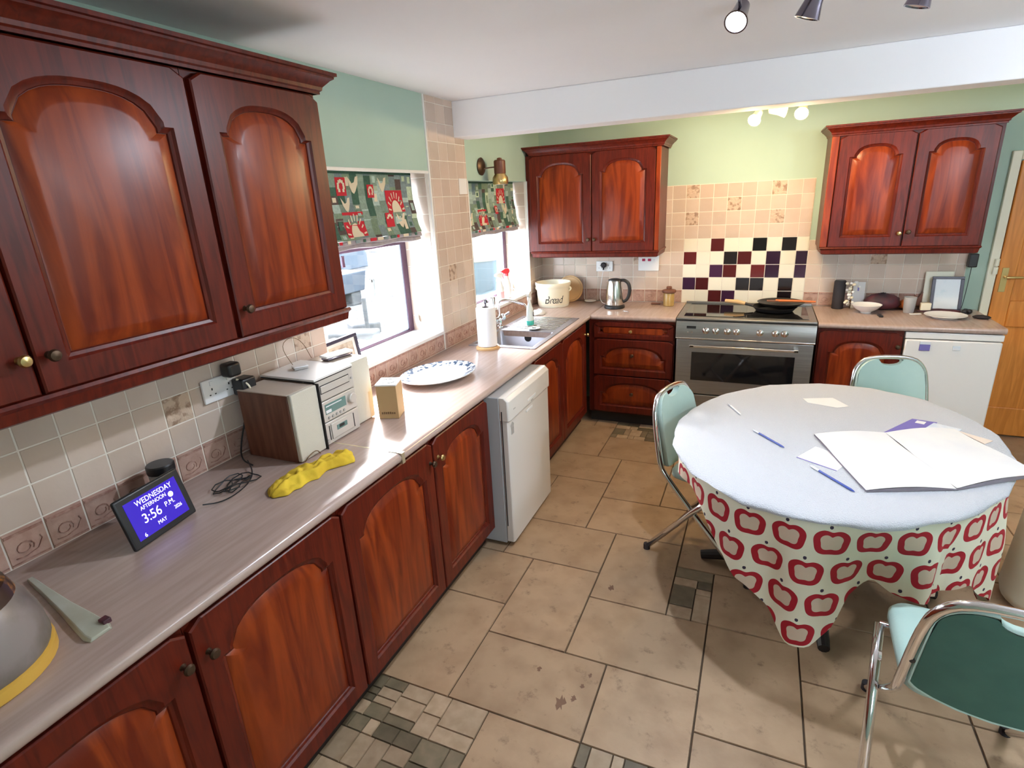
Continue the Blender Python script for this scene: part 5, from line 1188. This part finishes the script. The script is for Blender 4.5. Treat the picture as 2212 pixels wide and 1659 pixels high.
b = MB(); b.box(-.33, .33, -.50, .50, .24, .60, top=1.1); b.build('trough', 'trough', r, bevel=.02); b = MB(); b.box(-.3, .3, -.42, -.15, 0, .24); b.box(-.3, .3, .15, .42, 0, .24); b.build('plinth', 'stone', r, bevel=.02)
r = root('garden_chair', 'white garden chair standing beside the trough outside', 'chair', (-4.8, 8.85, GZ), .5)
MB().box(-.25, .25, -.22, .22, .40, .44).build('seat', 'white_out', r, bevel=.01); b = MB(); b.rings([[(x, .20 + .0, z) for x, z in ((-.22, .44), (.22, .44), (.26, .85), (-.26, .85))], [(x, .24, z) for x, z in ((-.22, .44), (.22, .44), (.26, .85), (-.26, .85))]]); b.build('backrest', 'white_out', r)
for sx in (-.22, .22):
    for sy in (-.19, .19): MB().tube([(sx, sy, .40), (sx * 1.1, sy * 1.2, 0)], .018, 8).build('leg', 'white_out', r)
r = root('garden_table', 'white metal garden table frame at the right of the first window view', 'table', (-5.1, 9.75, GZ), 0)
b = MB(); b.box(-.4, .4, -.45, .45, .84, .90); b.build('table_top', 'white_out', r)
for sx in (-.36, .36):
    for sy in (-.40, .40): MB().box(sx - .03, sx + .03, sy - .03, sy + .03, 0, .84).build('leg', 'white_out', r)
MB().box(-.4, .4, -.43, -.37, .22, .28).build('stretcher', 'white_out', r)
for k, (x, y, w_, d_, h_) in enumerate(((-2.55, 4.95, .5, .22, .24), (-2.9, 5.55, .6, .3, .2), (-2.35, 4.45, .35, .3, .22), (-3.3, 6.25, .4, .4, .16))):
    o = MB().box(-w_ / 2, w_ / 2, -d_ / 2, d_ / 2, 0, h_).build('stone_block', 'stone', bevel=.03, seg=3)
    tag(place(o, (x, y, GZ), .3 * k), ['long grey stone block low in the first window view', 'wide stone block behind the long one on the patio', 'stone block nearest the window on the patio', 'squat stone block farthest out on the patio'][k], 'stone', 'loose stone blocks on the patio')
tag(place(MB().cyl((0, 0, 0), .03, .55, 12).build('garden_post', 'stone'), (-3.0, 5.95, GZ)), 'short thin post standing on the patio outside the first window', 'post')
r = root('hanging_planter', 'white tapered planter hanging on the garden wall', 'planter', (-8.9, 13.9, 1.25)); MB().lathe([(.25, 0), (.40, .7), (.36, .7), (.22, .05)], (0, 0, 0), 20).build('pot', 'white_out', r)
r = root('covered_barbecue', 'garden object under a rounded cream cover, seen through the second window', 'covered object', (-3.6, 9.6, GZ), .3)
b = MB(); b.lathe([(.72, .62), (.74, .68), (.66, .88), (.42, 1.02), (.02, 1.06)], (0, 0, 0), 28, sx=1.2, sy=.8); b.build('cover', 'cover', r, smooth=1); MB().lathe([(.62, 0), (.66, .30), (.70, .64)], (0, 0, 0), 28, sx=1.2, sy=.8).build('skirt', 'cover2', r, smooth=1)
r = root('garden_ornament', 'rounded yellow garden ornament behind the cream cover', 'ornament', (-4.15, 10.75, GZ)); MB().lathe([(.12, 0), (.14, .9), (.22, 1.15), (.22, 1.4), (.12, 1.52), (.01, 1.54)], (0, 0, 0), 20).build('ornament', 'cover', r, smooth=1)
